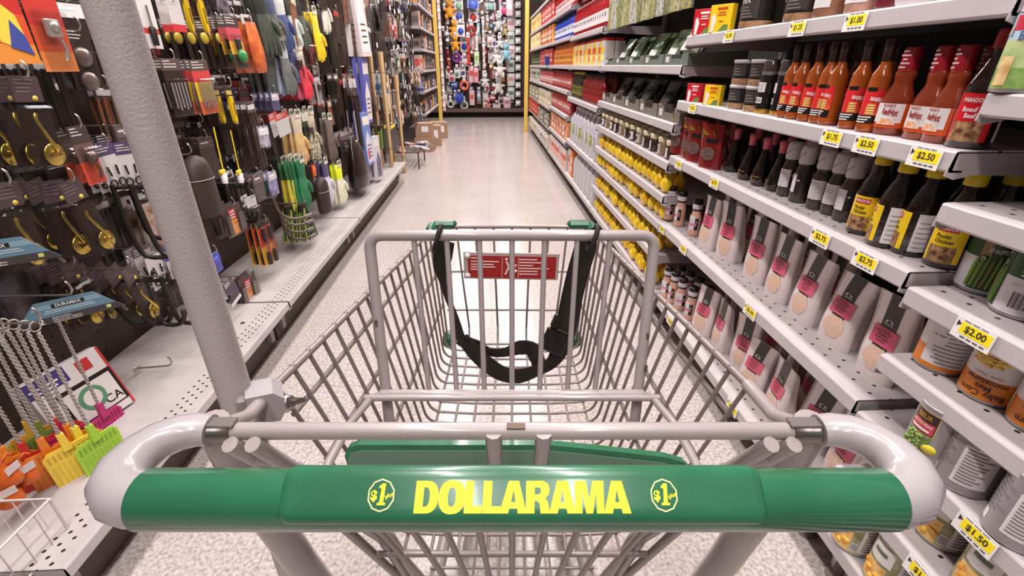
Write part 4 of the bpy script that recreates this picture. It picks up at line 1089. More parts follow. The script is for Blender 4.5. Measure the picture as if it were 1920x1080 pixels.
# base deck (R1)
z = Z(1, 0)
r_items(grinder, [(True, .2), (True, -.2), (True, .5), (True, 0.)], 'salt_grinder', 'pink salt grinder with dark cap', 'spice jar', 'on the lower salt shelf', [fp(*q, z, .026) for q in [(1237, 556), (1249, 567), (1262, 580), (1280, 598)]], z)
r_items(grinder, [(True, .4)], 'salt_grinder', 'pink salt grinder with dark cap', 'spice jar', 'behind the lower salt row', [fp(*q, z, .085) for q in [(1237, 556), (1252, 567), (1268, 580), (1284, 598)]], z)
b0 = [(1300, 622, .04), (1330, 650, .045), (1365, 690, .055), (1385, 730, .045), (1432, 780, .04), (1490, 830, .05), (1545, 900, .045), (1590, 985, .04)]
r_items(salt_bag, [(.6, .4), (1.2, .2), (.4, .1), (1.5, .5), (1.0, .3)], 'salt_bag', 'clear salt bag with pink card', 'bag', 'front row of the lower salt shelf', [fp(a, b, z, d) for a, b, d in b0], z, group='salt bags with pink cards', jit=.25, base=.15)
r_items(salt_bag, [(.8, .3), (1.2, .2), (.4, .5)], 'salt_bag', 'clear salt bag with pink card', 'bag', 'second row of the lower salt shelf', [fp(a, b, z, d + .10) for a, b, d in b0[:7]], z, group='salt bags with pink cards', jit=.3, base=.1)
r_items(salt_bag, [(.8, .3), (1.2, .2), (.4, .5)], 'salt_bag', 'clear salt bag with pink card', 'bag', 'third row of the lower salt shelf', [fp(a, b, z, d + .20) for a, b, d in b0[1:6]], z, group='salt bags with pink cards', jit=.3, base=.1)
# top shelf (R1, z 1.252): seen from below
z = Z(1, 4)
put(soup_box, ((196, 30, 44), True), 'soup_mix_box', 'larger red soup mix box at the far end of the top shelf', 'box', (.81, fp(1312, 66, z)[1] if False else 1.93, z), FACE_R + .55)
put(soup_box, ((240, 196, 30), True), 'soup_mix_box', 'larger yellow soup mix box on the top shelf beside big tubs', 'box', (.81, 1.79, z), FACE_R + .55)
for i, (yy, b_) in enumerate(((1.60, True), (1.36, True))):
    put(spice_tub, (True,), 'spice_tub', ('second nearest ' if i == 0 else 'nearest ') + 'large black spice tub with white lid on the top shelf', 'spice tub', (.83, yy, z), FACE_R, 'large spice tubs')
put(spice_tub, (True,), 'spice_tub', 'large black spice tub standing behind the two front tubs', 'spice tub', (.90, 1.47, z), FACE_R, 'large spice tubs')
r_items(jar, [((150, 104, 80), (60, 54, 52), (222, 216, 216), .13, .036), ((196, 150, 130), (90, 84, 84), (226, 222, 222), .12, .036), ((120, 40, 50), (160, 150, 150), (206, 90, 100), .12, .034)], 'seasoning_jar', 'seasoning jar with wide white label', 'jar', 'on the top shelf', [(.825, 1.25), (.825, 1.14), (.83, 1.06)], z)
r_items(white_bag, [()], 'seasoning_bag', 'white printed seasoning bag', 'bag', 'on the top shelf above the hot sauce', [(.83, .985), (.83, .885), (.835, .80)], z)
# canned food bay (R0)
CG = 'cans of the canned food bay'
def can_at(px, py, k, kind, turn, name, label, flip=False):
    p = on_z(px, py, SZ[0][k])
    put(can, (kind, turn, flip), name, label, 'can', (p.x, p.y, SZ[0][k] + .0006), FACE_R, CG, scale=1.12)
for (yy, tn, lab) in ((.732, .5, 'blue and green vegetable can above the tall dark sauce'), (.645, .6, 'blue and green vegetable can cut by the right picture edge')):
    put(can, ('blend', tn), 'vegetable_can', lab, 'can', (.816, yy, SZ[0][6]), FACE_R, CG, scale=1.0)
r_items(can, [('brown', .4)], 'bean_can', 'dark brown can', 'can', 'set back under the vegetable blend', [(1.0, .68), (1.0, .58), (1.0, .48)], SZ[0][5], group=CG)
can_at(1838, 541, 4, 'asparagus', .55, 'asparagus_can', 'asparagus can showing green spears and a letter D badge')
can_at(1912, 587, 4, 'asparagus', -1.5, 'asparagus_can', 'asparagus can turned to its barcode, front right')
r_items(can, [('asparagus', .3)], 'asparagus_can', 'asparagus can', 'can', 'in the second row', [(1.03, .67), (1.03, .56)], SZ[0][4], group=CG)
can_at(1760, 684, 3, 'corn', -2.85, 'corn_can', 'orange and white corn can turned to its printed ingredients', True)
can_at(1850, 740, 3, 'corn', -.42, 'corn_can', 'orange baby corn can standing upside down', True)
can_at(1948, 800, 3, 'corn', -.6, 'corn_can', 'baby corn can cut off by the right picture edge', True)
can_at(1736, 858, 2, 'peas', .08, 'pea_can', 'silver can with green peas and a red banner')
can_at(1800, 902, 2, 'silver', .35, 'vegetable_can', 'plain silver can with white printed panels, beside the peas')
can_at(1903, 1003, 2, 'silver', .2, 'vegetable_can', 'plain silver can cut by the right picture edge')
can_at(1762, 1004, 1, 'fruit', .02, 'fruit_can', 'olive fruit can with a barcode under the handle end')
can_at(1838, 1110, 1, 'fruit', .1, 'fruit_can', 'olive fruit can at the bottom right picture corner')
can_at(1597, 1015, 0, 'fruit', .15, 'fruit_can', 'olive fruit can on the lowest shelf, farther of two')
can_at(1660, 1088, 0, 'fruit', .0, 'fruit_can', 'olive fruit can on the lowest shelf, nearer of two')
# crumpled wrap under the base deck
wr = MB(); rr_ = random.Random(2)
for k in range(5):
    c = (.86 + .03 * k, .70 - .035 * k, .05 + .01 * (k % 2))
    rings = [[(c[0] + (.018 + .01 * rr_.random()) * math.cos(g), c[1] + (.018 + .012 * rr_.random()) * math.sin(g), hh) for g in [2 * PI * i / 9 for i in range(9)]] for hh in (.001, .03, .06, .085)]
    wr.loft(rings, M((196, 186, 182), 0.3, bump=.4, bs=60), False)
tag(link('plastic_wrap', wr), 'crumpled grey plastic wrap lying under the lowest can shelf', 'wrap')

# lemon bay (R2)
for k in range(4):
    z = Z(2, k); nm = ('lowest', 'second lowest', 'third lowest', 'topmost')[k]
    n = 18
    ys = [2.09 + i * (1.36 / (n - 1)) for i in range(n)]
    for i, y in enumerate(ys):
        put(lemon, (rj.random() < .7,), 'lemon_juice_bottle', '%s yellow lemon juice bottle, front row of the %s lemon shelf' % (near(i), nm), 'bottle', (.822 + rj.uniform(-.006, .01), y, z + .002), rj.uniform(-2, 2), 'lemon juice bottles', tilt=(rj.uniform(-.18, .18), rj.uniform(-.18, .18)))
    for i in range(n):
        put(lemon, (False,), 'lemon_juice_bottle', '%s yellow lemon juice bottle, back row of the %s lemon shelf' % (near(i), nm), 'bottle', (.888, ys[i] + .03, z + .002), rj.uniform(-2, 2), 'lemon juice bottles')
z = Z(2, 4)
for r_ in (0, 1):
    for i in range(12):
        put(spice_jar, (i % 3 != 1,), 'spice_jar', '%s small spice jar with cream cap in the %s row above the lemons' % (near(i), 'front' if r_ == 0 else 'back'), 'spice jar', (.825 + .06 * r_, 2.10 + i * .118 + rj.uniform(-.012, .012), z), FACE_R + rj.uniform(-.4, .4), 'spice jars with cream caps', scale=1.22)
for kk, (k, th) in enumerate(((5, .06), (6, .045))):
    z = Z(2, k)
    for i in range(5):
        y = 2.16 + i * .29
        where = ('lower', 'upper')[kk]
        put(tray, (.27, .24, th, (112, 104, 92) if kk == 0 else (96, 104, 92)), 'display_tray', '%s grey cardboard tray of herb packets on the %s tray shelf' % (near(i), where), 'tray', (.925, y, z), FACE_R, 'cardboard herb trays')
        if kk == 1 and i == 0:
            continue
        for j in range(4):
            put(herb_pack, ((2 if kk and j < 2 else (i + j) % 2 if kk == 0 else 3),), 'herb_packet', '%s glossy dried herb packet in the %s tray, %s tray shelf' % (('front', 'second', 'third', 'back')[j], near(i), where), 'packet', (.868 + .034 * j, y + rj.uniform(-.03, .03), z + .006), FACE_R + .3, 'dried herb packets', tilt=(-.55, 0), scale=1.0)
z = Z(2, 6)
put(carton, ((216, 206, 196), (226, 130, 40), .12, .03, .16), 'soup_carton', 'pale carton with orange vegetables leaning at the tray shelf end', 'box', (.84, 2.13, z + .05), FACE_R, tilt=(-.5, 0))
# strips of dried goods hanging above the trays
rod = MB().tube([(.80, 2.06, 1.585), (.80, 3.45, 1.585)], .004, M((170, 164, 164), 0.3, metal=.6), 8)
for yy in (2.08, 3.43): rod.tube([(.80, yy, 1.585), (.80, yy, 1.72)], .003, M((170, 164, 164), 0.3, metal=.6), 6)
tag(link('hanging_rail', rod), 'thin metal rail under the high shelf holding dried food packets', 'rail')
for i in range(13):
    put(dry_pack, (i % 4,), 'dried_food_packet', '%s long clear packet of dried strips hanging above the herb trays' % near(i), 'packet', (.80 + .0, 2.12 + i * .105, 1.583), FACE_R + rj.uniform(-.2, .2), 'hanging dried food packets')

# vinegar bay and everything beyond it
def fill(b, k, fn, args, name, desc, cat, pitch, y0=None, y1=None, x=.84, rows=1, dx=.08, jit=.15):
    ya = (y0 if y0 is not None else BAYS[b][0] + .06); yb_ = (y1 if y1 is not None else BAYS[b][1] - .05)
    n = max(1, int((yb_ - ya) / pitch) + 1)
    for r_ in range(rows):
        for i in range(n):
            a = args[i % len(args)]
            put(fn, a, name, '%s %s, %s shelf up, %s, %s' % (near(i), desc, ORD[k], ('front row', 'back row', 'last row')[r_], BNAME[b]), cat, (x + dx * r_, ya + i * pitch, SZ[b][k] + .0006), FACE_R + rj.uniform(-jit, jit), desc + ' of the ' + BNAME[b])
fill(3, 0, jug, [(False,)], 'vinegar_jug', 'white jug', 'jug', .155, 3.60, 4.42, .87)
put(carton, ((226, 116, 24), (236, 200, 180), .13, .16, .25), 'carton_box', 'orange carton on the floor shelf beside the white jugs', 'box', (.89, 4.60, SZ[3][0]), FACE_R)
fill(3, 0, carton, [((216, 200, 192), (206, 120, 70), .1, .12, .24)], 'carton_box', 'pale orange carton', 'box', .11, 4.73, 4.80, .87)
fill(3, 1, jug, [(True,)], 'vinegar_jug', 'white jug with green label', 'jug', .155, 3.60, 4.8, .87)
fill(3, 2, bottle, [((124, 22, 20), (60, 40, 36), (150, 34, 32), .21, .034, .4)], 'ketchup_bottle', 'dark red bottle', 'bottle', .08, 3.57, 4.25, .84, 2)
fill(3, 2, bottle, [((30, 36, 22), (196, 170, 60), (96, 110, 50), .22, .03, .4), ((40, 30, 20), (206, 180, 60), (140, 120, 50), .22, .03, .4)], 'oil_bottle', 'dark oil bottle', 'bottle', .07, 4.34, 4.8, .84)
fill(3, 3, carton, [((214, 206, 204), (236, 190, 40), .075, .07, .15, (196, 30, 34)), ((236, 196, 40), (206, 60, 60), .075, .07, .15, (196, 30, 34))], 'juice_carton', 'white and yellow carton with red top', 'carton', .092, 3.57, 4.8, .84, 2)
fill(3, 4, bottle, [((150, 24, 30), (150, 30, 34), (226, 212, 212), .21, .033, .45)], 'sauce_bottle', 'dark red sauce bottle with white label', 'bottle', .076, 3.57, 4.8, .835, 2)
for b, k, fn, args, name, desc, cat, pitch in [
    (4, 0, carton, [((214, 200, 196), (206, 90, 60), .1, .12, .20)], 'carton_box', 'pale carton with red band', 'box', .12),
    (4, 1, carton, [((206, 130, 84), (226, 210, 200), .09, .1, .19), ((214, 160, 120), (206, 70, 40), .09, .1, .19)], 'cereal_carton', 'tan and orange carton', 'box', .11),
    (4, 2, jar, [((150, 34, 34), (170, 60, 56), (196, 110, 106), .17, .042)], 'tomato_jar', 'red tomato jar', 'jar', .098),
    (4, 3, jar, [((140, 28, 28), (150, 40, 36), (186, 90, 80), .17, .042)], 'sauce_jar', 'deep red sauce jar', 'jar', .098),
    (4, 4, bottle, [((206, 110, 40), (196, 90, 40), (226, 150, 70), .20, .036, .5)], 'squash_bottle', 'orange drink bottle', 'bottle', .085),
    (4, 5, bottle, [((40, 70, 190), (30, 40, 90), (206, 210, 226), .20, .045, .4)], 'water_bottle', 'blue bottle', 'bottle', .11),
    (4, 6, bottle, [((186, 40, 44), (206, 190, 190), (226, 190, 190), .20, .036, .5)], 'syrup_bottle', 'bright red bottle', 'bottle', .09),
    (5, 0, carton, [((196, 186, 176), (150, 140, 130), .12, .16, .16), ((226, 216, 206), (96, 90, 84), .12, .16, .14)], 'snack_carton', 'cream display carton', 'box', .14),
    (5, 1, carton, [((96, 90, 80), (196, 190, 176), .12, .14, .17), ((176, 166, 150), (120, 110, 96), .12, .14, .15)], 'snack_carton', 'grey display carton', 'box', .14),
    (5, 2, carton, [((206, 194, 170), (186, 170, 140), .09, .12, .18)], 'biscuit_carton', 'beige carton', 'box', .105),
    (5, 3, jar, [((176, 60, 66), (206, 120, 120), (214, 150, 146), .16, .042)], 'pasta_sauce_jar', 'pinkish red jar', 'jar', .10),
    (5, 4, carton, [((170, 50, 56), (206, 130, 126), .08, .1, .18)], 'biscuit_carton', 'red carton', 'box', .1),
    (5, 5, carton, [((236, 150, 50), (246, 214, 170), .1, .1, .19), ((170, 60, 50), (206, 150, 130), .1, .1, .19)], 'cereal_carton', 'orange and white carton', 'box', .12),
    (5, 6, carton, [((190, 60, 60), (220, 150, 140), .1, .1, .2)], 'cereal_carton', 'rose red carton', 'box', .12),
    (6, 0, carton, [((206, 196, 176), (176, 150, 120), .12, .16, .14)], 'snack_carton', 'pale tan carton', 'box', .15),
    (6, 1, carton, [((186, 50, 36), (206, 120, 90), .11, .14, .19)], 'snack_carton', 'brick red carton', 'box', .14),
    (6, 2, carton, [((150, 140, 120), (206, 196, 170), .11, .14, .17)], 'snack_carton', 'khaki carton', 'box', .14),
    (6, 3, carton, [((196, 190, 176), (70, 70, 60), .1, .12, .18)], 'biscuit_carton', 'ivory carton', 'box', .13),
    (6, 4, bottle, [((40, 52, 36), (40, 40, 36), (120, 130, 90), .2, .04, .4)], 'oil_bottle', 'dark green bottle', 'bottle', .11),
    (6, 5, carton, [((226, 210, 160), (206, 180, 110), .1, .12, .19)], 'cereal_carton', 'pale yellow carton', 'box', .13),
    (6, 6, carton, [((220, 196, 130), (196, 150, 80), .1, .12, .19)], 'cereal_carton', 'straw yellow carton', 'box', .13)]:
    fill(b, k, fn, args, name, desc, cat, pitch, rows=2 if (fn is not carton and b == 4) else 1, x=.85, dx=.1)
put(carton, ((30, 44, 110), (110, 130, 190), .09, .1, .10), 'tin_box', 'dark blue box in front of the red cartons far down the aisle', 'box', (.80, 6.6, SZ[5][4]), FACE_R)
# yellow posts where the gondolas end
def post(x, y, side):
    b = MB().box((0, 0, 1.5), (.07, .07, 3.0), M((226, 188, 88), 0.4), .006).box((0, 0, .01), (.12, .12, .02), M((196, 150, 60), 0.4), .003)
    o = link('guard_post', b, loc=(x, y, 0)); tag(o, 'yellow square post at the far end of the %s hand gondola' % side, 'post')
post(.73, 9.36, 'right'); post(-.96, 10.2, 'left')
M_plain = M
def M(rgb, *a, **k):
    """from here on, dark and middle neutral tones come out darker and warmer"""
    if max(rgb) - min(rgb) < 30 and max(rgb) < 172: rgb = (int(rgb[0] * .76), int(rgb[1] * .68), int(rgb[2] * .64))
    return M_plain(rgb, *a, **k)
# ================================================================== hooks and goods of the left hand gondola
FACE_L = PI / 2
FILM = M((80, 74, 74), 0.05, alpha=.15, coat=.8, bump=.5, bs=70)
FILM2 = M((215, 208, 212), 0.15, alpha=.34, coat=.3)
HOOKM = M((176, 166, 160), 0.25, metal=.8)
BRASS = M((214, 184, 92), 0.2, metal=.9)
DKMET = M((52, 46, 44), 0.35, metal=.3)
rl = random.Random(21)
def peg_hook(L):
    n = 8
    tip = [(0, -L + .004 - .0 , 0)] 
    b = MB().tube([(0, 0, 0), (0, -L + .018, 0), (0, -L + .006, .004), (0, -L, .014), (0, -L + .002, .030), (0, -L + .008, .036)], .0028, HOOKM, 7)
    b.box((0, -.002, 0), (.03, .004, .02), HOOKM, .001)
    return [('hook', b, None)]
def tag_hook(L):
    return peg_hook(L) + [('price_plate', MB().box((0, -L - .004, .045), (.06, .003, .045), M((236, 232, 232), 0.45)), None)]
def printed(b, w, z0, z1, y, m, rows, rnd, T=None):
    for i in range(rows):
        z = z1 - (z1 - z0) * (i + .5) / rows; ww = w * rnd.uniform(.45, .95)
        b.box((-(w - ww) / 2, y, z), (ww, .0004, (z1 - z0) / rows * .4), m, 0, T)
def card_pack(w, h, bands, blister, content, cc, seed=1):
    """bands: (fraction of height, colour) from the top; a hang hole at the origin"""
    rnd = random.Random(seed); b = MB(); z = .012
    T0 = h
    for f, c in bands:
        zz = z - f * h
        b.box((0, 0, (z + zz) / 2), (w, .0016, z - zz), M(c, 0.4)); z = zz
    p = MB(); printed(p, w * .8, -.10 * h, .012 - .02 * h, -.0012, M((216, 208, 206), 0.5), 3, rnd)
    parts = [('backing_card', b, None), ('printing', p, 0)]
    g = MB(); mm = M(cc, 0.3, metal=.6 if content in ('bits', 'latch', 'rings', 'rods', 'tool') else 0)
    zc = -h * .58
    if content == 'bits':
        for k in range(5): g.tube([(-w * .34 + w * .17 * k, -.008, -h * .34), (-w * .34 + w * .17 * k, -.008, -h * (.78 + .04 * (k % 2)))], .0032, mm, 6)
    elif content == 'latch':
        g.box((0, -.010, zc + h * .12), (w * .4, .012, h * .2), mm, .003); g.tube([(w * .1, -.012, zc), (w * .16, -.014, zc - h * .1), (w * .08, -.012, zc - h * .24)], .004, mm, 8); g.lathe([(.012, 0), (.012, .004), (0, .004)], mm, 12, Tm((0, -.016, zc + h * .14), rx=PI / 2))
    elif content == 'rings':
        for k in (-1, 1):
            ring_ = [(k * w * .24 + w * .17 * math.cos(q), -.006, zc - h * .16 + w * .17 * math.sin(q)) for q in [2 * PI * i / 14 for i in range(14)]]
            g.tube(ring_, .0028, DKMET, 6, closed=True); g.tube([(k * w * .24, -.005, zc + h * .2), (k * w * .2, -.007, zc)], .003, DKMET, 6)
    elif content == 'rods':
        for k in range(4): g.tube([(-w * .3 + w * .2 * k, -.008, -h * .2), (-w * .3 + w * .2 * k, -.008, -h * .95)], w * .07, mm, 7)
    elif content == 'tool':
        g.tube([(0, -.010, -h * .2), (0, -.010, -h * .55)], [.004, .004], M((190, 184, 182), 0.25, metal=.8), 8); g.tube([(0, -.010, -h * .55), (0, -.010, -h * .6), (0, -.010, -h * .88)], [.007, .011, .009], M(cc, 0.4), 10)
    elif content == 'knob':
        g.ball((0, -.014, zc - h * .12), (w * .3, .014, w * .26), M(cc, 0.3), 12, 8); g.box((0, -.008, zc + h * .12), (w * .28, .012, h * .2), M((60, 70, 66), 0.35), .003)
    elif content == 'disc':
        g.lathe([(w * .3, 0), (w * .3, .006), (w * .2, .010), (0, .010)], M(cc, 0.35), 16, Tm((0, -.001, -h * .30), rx=PI / 2)); g.tube([(0, -.006, -h * .45), (0, -.006, -h * .92)], .0045, DKMET, 7)
    elif content == 'pair':
        for k in (-1, 1): g.lathe([(w * .28, 0), (w * .30, .003), (w * .26, .010), (0, .012)], M(cc, 0.2, coat=.4), 18, Tm((0, -.001, zc + k * h * .2), rx=PI / 2))
    if g.v: parts.append(('contents', g, None))
    if blister:
        parts.append(('blister', MB().box((0, -.012, zc - h * .02), (w * .86, .022, h * .66), FILM, .005), None))
    return parts
def brass_pack(v):
    w, h = .072, .205; rnd = random.Random(v)
    hd = MB().box((0, 0, -.018), (w * .86, .0014, .056), M((104, 92, 104), 0.45)).lathe([(.006, 0), (.006, .0006), (0, .0006)], M((222, 190, 70), 0.4), 12, Tm((.012, -.0008, -.038), rx=PI / 2))
    printed(hd, w * .65, -.028, .006, -.001, M((150, 140, 150), 0.5), 4, rnd)
    bk = MB().box((0, .001, -h * .62), (w, .0012, h * .62), M((58, 48, 46), 0.4, alpha=.75))
    br = MB()
    T = Tm((.010, -.006, -.165), rx=PI / 2)
    br.lathe([(.0235, 0), (.0245, .002), (.023, .0045), (0, .006)], BRASS, 20, T, sx=1.0, sy=1.12)
    br.tube(dense([(.010, -.012, -.160), (.004, -.026, -.150), (-.006, -.020, -.115), (-.010, -.012, -.085), (-.006, -.010, -.070)]), .0042, BRASS, 8)
    sc = MB()
    for q in (-.011, .011): sc.lathe([(.0028, 0), (.0028, .0012), (0, .0012)], M((60, 40, 20), 0.5), 8, Tm((.010 + q, -.0105, -.165), rx=PI / 2))
    f = MB().box((0, -.010, -.125), (w * .96, .024, .145), FILM, .006)
    return [('header_card', hd, None), ('backing', bk, None), ('brass_hook', br, None), ('screw_hole', sc, 2), ('clear_film', f, None)]
def bracket_card():
    b = MB().prism([(-.105, -.058), (.105, -.058), (.05, .0), (-.06, .0)], -.0012, .0012, M((96, 130, 150), 0.35))
    b.prism([(-.105, -.058), (.105, -.058), (.088, -.040), (-.0895, -.040)], -.0018, -.0008, M((84, 86, 92), 0.4)); b.prism([(-.07, -.020), (.068, -.020), (.056, -.008), (-.062, -.008)], -.0016, -.0008, M((128, 160, 176), 0.4))
    b.box((.0, -.0018, -.014), (.062, .0008, .010), M((30, 28, 30), 0.4), 0); b.box((.072, -.0022, -.047), (.009, .0008, .008), M((206, 206, 120), 0.4))
    for k in range(2): b.box((.0, -.0014, -.025 - .005 * k), (.09 + .01 * k, .0006, .0024), M((176, 190, 196), 0.4))
    t = MB().text('DURAMAX', .010, PAPER, (0, -.0026, -.014), bold=.03).text('2', .020, WHITE, (-.058, -.0024, -.049), bold=.02)
    t.text('Shelf brackets', .0062, PAPER, (-.020, -.0024, -.044), bold=.01).text('Supports pour étagères', .0058, PAPER, (-.010, -.0024, -.0495), bold=.01).text('Soportes para estantes', .0058, PAPER, (-.010, -.0024, -.055), bold=.01)
    m = MB()
    for k in (-1, 1): m.tube([(k * .05, .006, -.004), (k * .095, .006, -.056), (k * .105, .006, -.075)], .004, M((150, 144, 142), 0.3, metal=.5), 6)
    return [('card', b, None), ('lettering', t, 0), ('bracket_pair', m, None)]
def swatter(c):
    P = M(c, 0.4); b = MB()
    b.prism([(-.050, -.43), (.050, -.43), (.050, -.335), (.038, -.322), (-.038, -.322), (-.050, -.335)], -.0016, .0016, P)
    for k in range(9): b.box((-.040 + .010 * k, -.0022, -.392), (.0042, .0016, .064), M(tuple(int(v * .92) for v in c), 0.45))
    for k in range(5):
        for q in range(9): b.box((-.040 + .010 * q, -.0022, -.350 + .0045 * k), (.005, .0014, .0024), M(tuple(int(v * .85) for v in c), 0.45))
    b.prism([(-.009, -.335), (.009, -.335), (.007, -.285), (-.007, -.285)], -.006, .006, P)
    w = MB(); WI = M((184, 176, 170), 0.35, metal=.4)
    for ph in (0, PI): w.tube([(.0024 * math.cos(ph + z * 260), .0024 * math.sin(ph + z * 260), -z) for z in [.012 + .278 * i / 90 for i in range(91)]], 0.0026, WI, 5)
    w.tube([(.010 * math.sin(q), 0, .004 + .012 * math.cos(q)) for q in [2 * PI * i / 10 for i in range(10)]], .0018, WI, 5, closed=True)
    return [('paddle', b, None), ('twisted_wire_handle', w, None)]
def glove(c, cuff, h=.24, sp=1.0, dots=None):
    G = M(c, 0.7, rgb2=dots, vs=70) if dots else M(c, 0.65, var=.12, vs=25); K = M(cuff, 0.7)
    b = MB()
    def sect(z, w, d): return [(w * math.cos(q), d * math.sin(q), z) for q in [2 * PI * i / 12 for i in range(12)]]
    b.loft([sect(-.085, .036, .010), sect(-.11, .040, .013), sect(-.14, .045, .014), sect(-.165, .045, .013), sect(-.175, .043, .011)], G)
    for k, (x, l) in enumerate(((-.033, .055), (-.011, .066), (.011, .062), (.032, .048))):
        sx = x * (1 + .25 * sp)
        b.tube([(x, 0, -.155), (x * 1.05, -.002, -.175), (sx, -.004, -.175 - l * .6), (sx * 1.03, -.002, -.175 - l)], [.0115, .0115, .0105, .0065], G, 8)
    b.tube([(.030, -.003, -.115), (.050, -.010, -.14), (.056, -.014, -.17)], [.013, .012, .008], G, 8)
    cf = MB().loft([sect(-.008, .040, .008), sect(-.012, .042, .012), sect(-.05, .039, .012), sect(-.088, .036, .0105)], K)
    tg = MB().box((0, -.013, .0), (.05, .0014, .04), M((216, 206, 196), 0.5)).box((0, -.0140, .004), (.036, .0006, .014), M((90, 110, 70), 0.5))
    return [('glove_hand', b, None), ('cuff', cf, None), ('paper_tag', tg, None)]
def knife():
    Y = M((250, 206, 20), 0.35, coat=.3)
    b = MB().loft([[(x * w, y * .007, z) for x, y in ((-1, -1), (1, -1), (1, 1), (-1, 1))] for z, w in ((-.03, .010), (-.06, .011), (-.10, .0105), (-.125, .008), (-.135, .003))], Y, False)
    l = MB().box((.002, -.0076, -.08), (.004, .001, .05), DKMET); c = MB().box((0, 0, -.012), (.05, .0014, .05), M((70, 64, 62), 0.4)).box((0, -.001, -.016), (.036, .0006, .016), M((196, 176, 90), 0.5))
    return [('knife_body', b, None), ('blade_slot', l, 0), ('header_card', c, None), ('clear_film', MB().box((0, -.004, -.085), (.04, .018, .11), FILM, .005), None)]
def try_square(): 
    Y = M((244, 206, 30), 0.4)
    b = MB().box((0, 0, -.08), (.006, .002, .16), Y); h = MB().box((-.008, 0, -.168), (.034, .012, .016), Y, .003); t = MB().lathe([(.011, -.215), (.013, -.176), (0, -.176)], M((226, 220, 216), 0.4), 10, Tm((-.004, 0, 0)))
    return [('rule_blade', b, None), ('handle', h, None), ('white_tip', t, None)]
def j_hook(big):
    K = M((40, 33, 30), 0.5); s = 1.0 if big else .7
    b = MB().tube(dense([(0, -.0, 0), (0, 0, -.10 * s), (0, -.006, -.20 * s), (0, -.03 * s, -.235 * s), (0, -.09 * s, -.235 * s), (0, -.12 * s, -.20 * s), (0, -.125 * s, -.17 * s)]), .0075, K, 8)
    b.tube([(0, -.0, -.01), (0, -.09 * s, -.01), (0, -.11 * s, .02)], .006, K, 8); e = MB().tube([(0, -.125 * s, -.185 * s), (0, -.126 * s, -.160 * s)], .009, M((70, 60, 56), 0.6), 8)
    return [('steel_hook', b, None), ('rubber_tip', e, None)]
def strip_pack(c, h, n=5):
    b = MB()
    for k in range(n): b.box((-.03 + .06 * k / (n - 1), -.006 * (k % 2), -h * .54), (.009, .006, h * .86), M(tuple(max(0, v - 8 * (k % 3)) for v in c), 0.35), .001)
    return [('strips', b, None), ('header_card', MB().box((0, 0, -.012), (.08, .002, .05), M((110, 100, 104), 0.45)).box((0, -.0014, -.012), (.06, .0006, .02), PAPER), None), ('clear_film', MB().box((0, 0, -h * .53), (.082, .020, h * .92), FILM, .004), None)]
def screwdrivers():
    b = MB().box((0, 0, -.095), (.105, .0016, .21), M((236, 178, 70), 0.45)).box((0, -.0012, -.055), (.1, .0008, .10), M((206, 74, 66), 0.45)).box((0, -.0014, .0), (.1, .0008, .03), M((60, 54, 50), 0.4))
    g = MB(); s = MB(); K = M((46, 36, 32), 0.4)
    for x in (-.024, .024):
        for z0, z1 in ((-.02, -.085), (-.195, -.135)): g.tube([(x, -.012, z0), (x, -.012, (z0 + z1) / 2), (x, -.012, z1)], [.009, .0115, .007], K, 10)
        s.tube([(x, -.012, -.085), (x, -.012, -.135)], .0028, M((170, 120, 110), 0.3, metal=.6), 6)
        s.tube([(x + .018, -.010, -.06), (x + .018, -.010, -.17)], .0035, M((196, 50, 46), 0.4), 6)
    return [('backing_card', b, None), ('screwdriver_handles', g, None), ('shafts', s, None), ('blister', MB().box((0, -.012, -.10), (.095, .024, .19), FILM, .005), None)]
def bit_set():
    b = MB().box((0, 0, -.055), (.13, .0016, .13), M((96, 88, 86), 0.4)); l = MB().box((-.004, -.0016, -.028), (.045, .001, .045), M((206, 44, 44), 0.4)).box((-.004, -.0016, -.058), (.045, .001, .014), M((240, 160, 50), 0.4)).box((-.004, -.0016, -.088), (.045, .001, .050), M((226, 100, 60), 0.4, rgb2=(236, 170, 70), vs=40))
    for k in range(3): l.box((-.004, -.0024, -.018 - .012 * k), (.032, .0006, .006), PAPER)
    for k in range(3): l.box((-.004, -.0024, -.075 - .010 * k), (.030, .0006, .003), M((240, 210, 170), 0.5))
    g = MB()
    for x in (-.055, -.046, -.037, .028, .037, .046, .055): g.tube([(x, -.010, -.03), (x, -.010, -.105)], .0028, M((176, 168, 164), 0.25, metal=.8), 6)
    return [('backing_card', b, None), ('printed_band', l, 0), ('drill_bits', g, None), ('blister', MB().box((0, -.010, -.06), (.124, .020, .11), FILM, .004), None)]
def knee_pad():
    K = M((70, 58, 56), 0.6, bump=.2, bs=120)
    b = MB().loft([[(w * math.cos(q), -.02 + d * math.sin(q), z) for q in [2 * PI * i / 16 for i in range(16)]] for z, w, d in ((0, .012, .012), (-.012, .035, .028), (-.035, .052, .036), (-.07, .060, .038), (-.20, .066, .036), (-.215, .064, .032))], K)
    s = MB().tube([(.0625 * math.cos(q), -.02 + .0395 * math.sin(q), -.082) for q in [PI + PI * i / 12 for i in range(13)]], .0010, M((206, 196, 190), 0.6), 5)
    return [('pad', b, None), ('stitching', s, 0)]
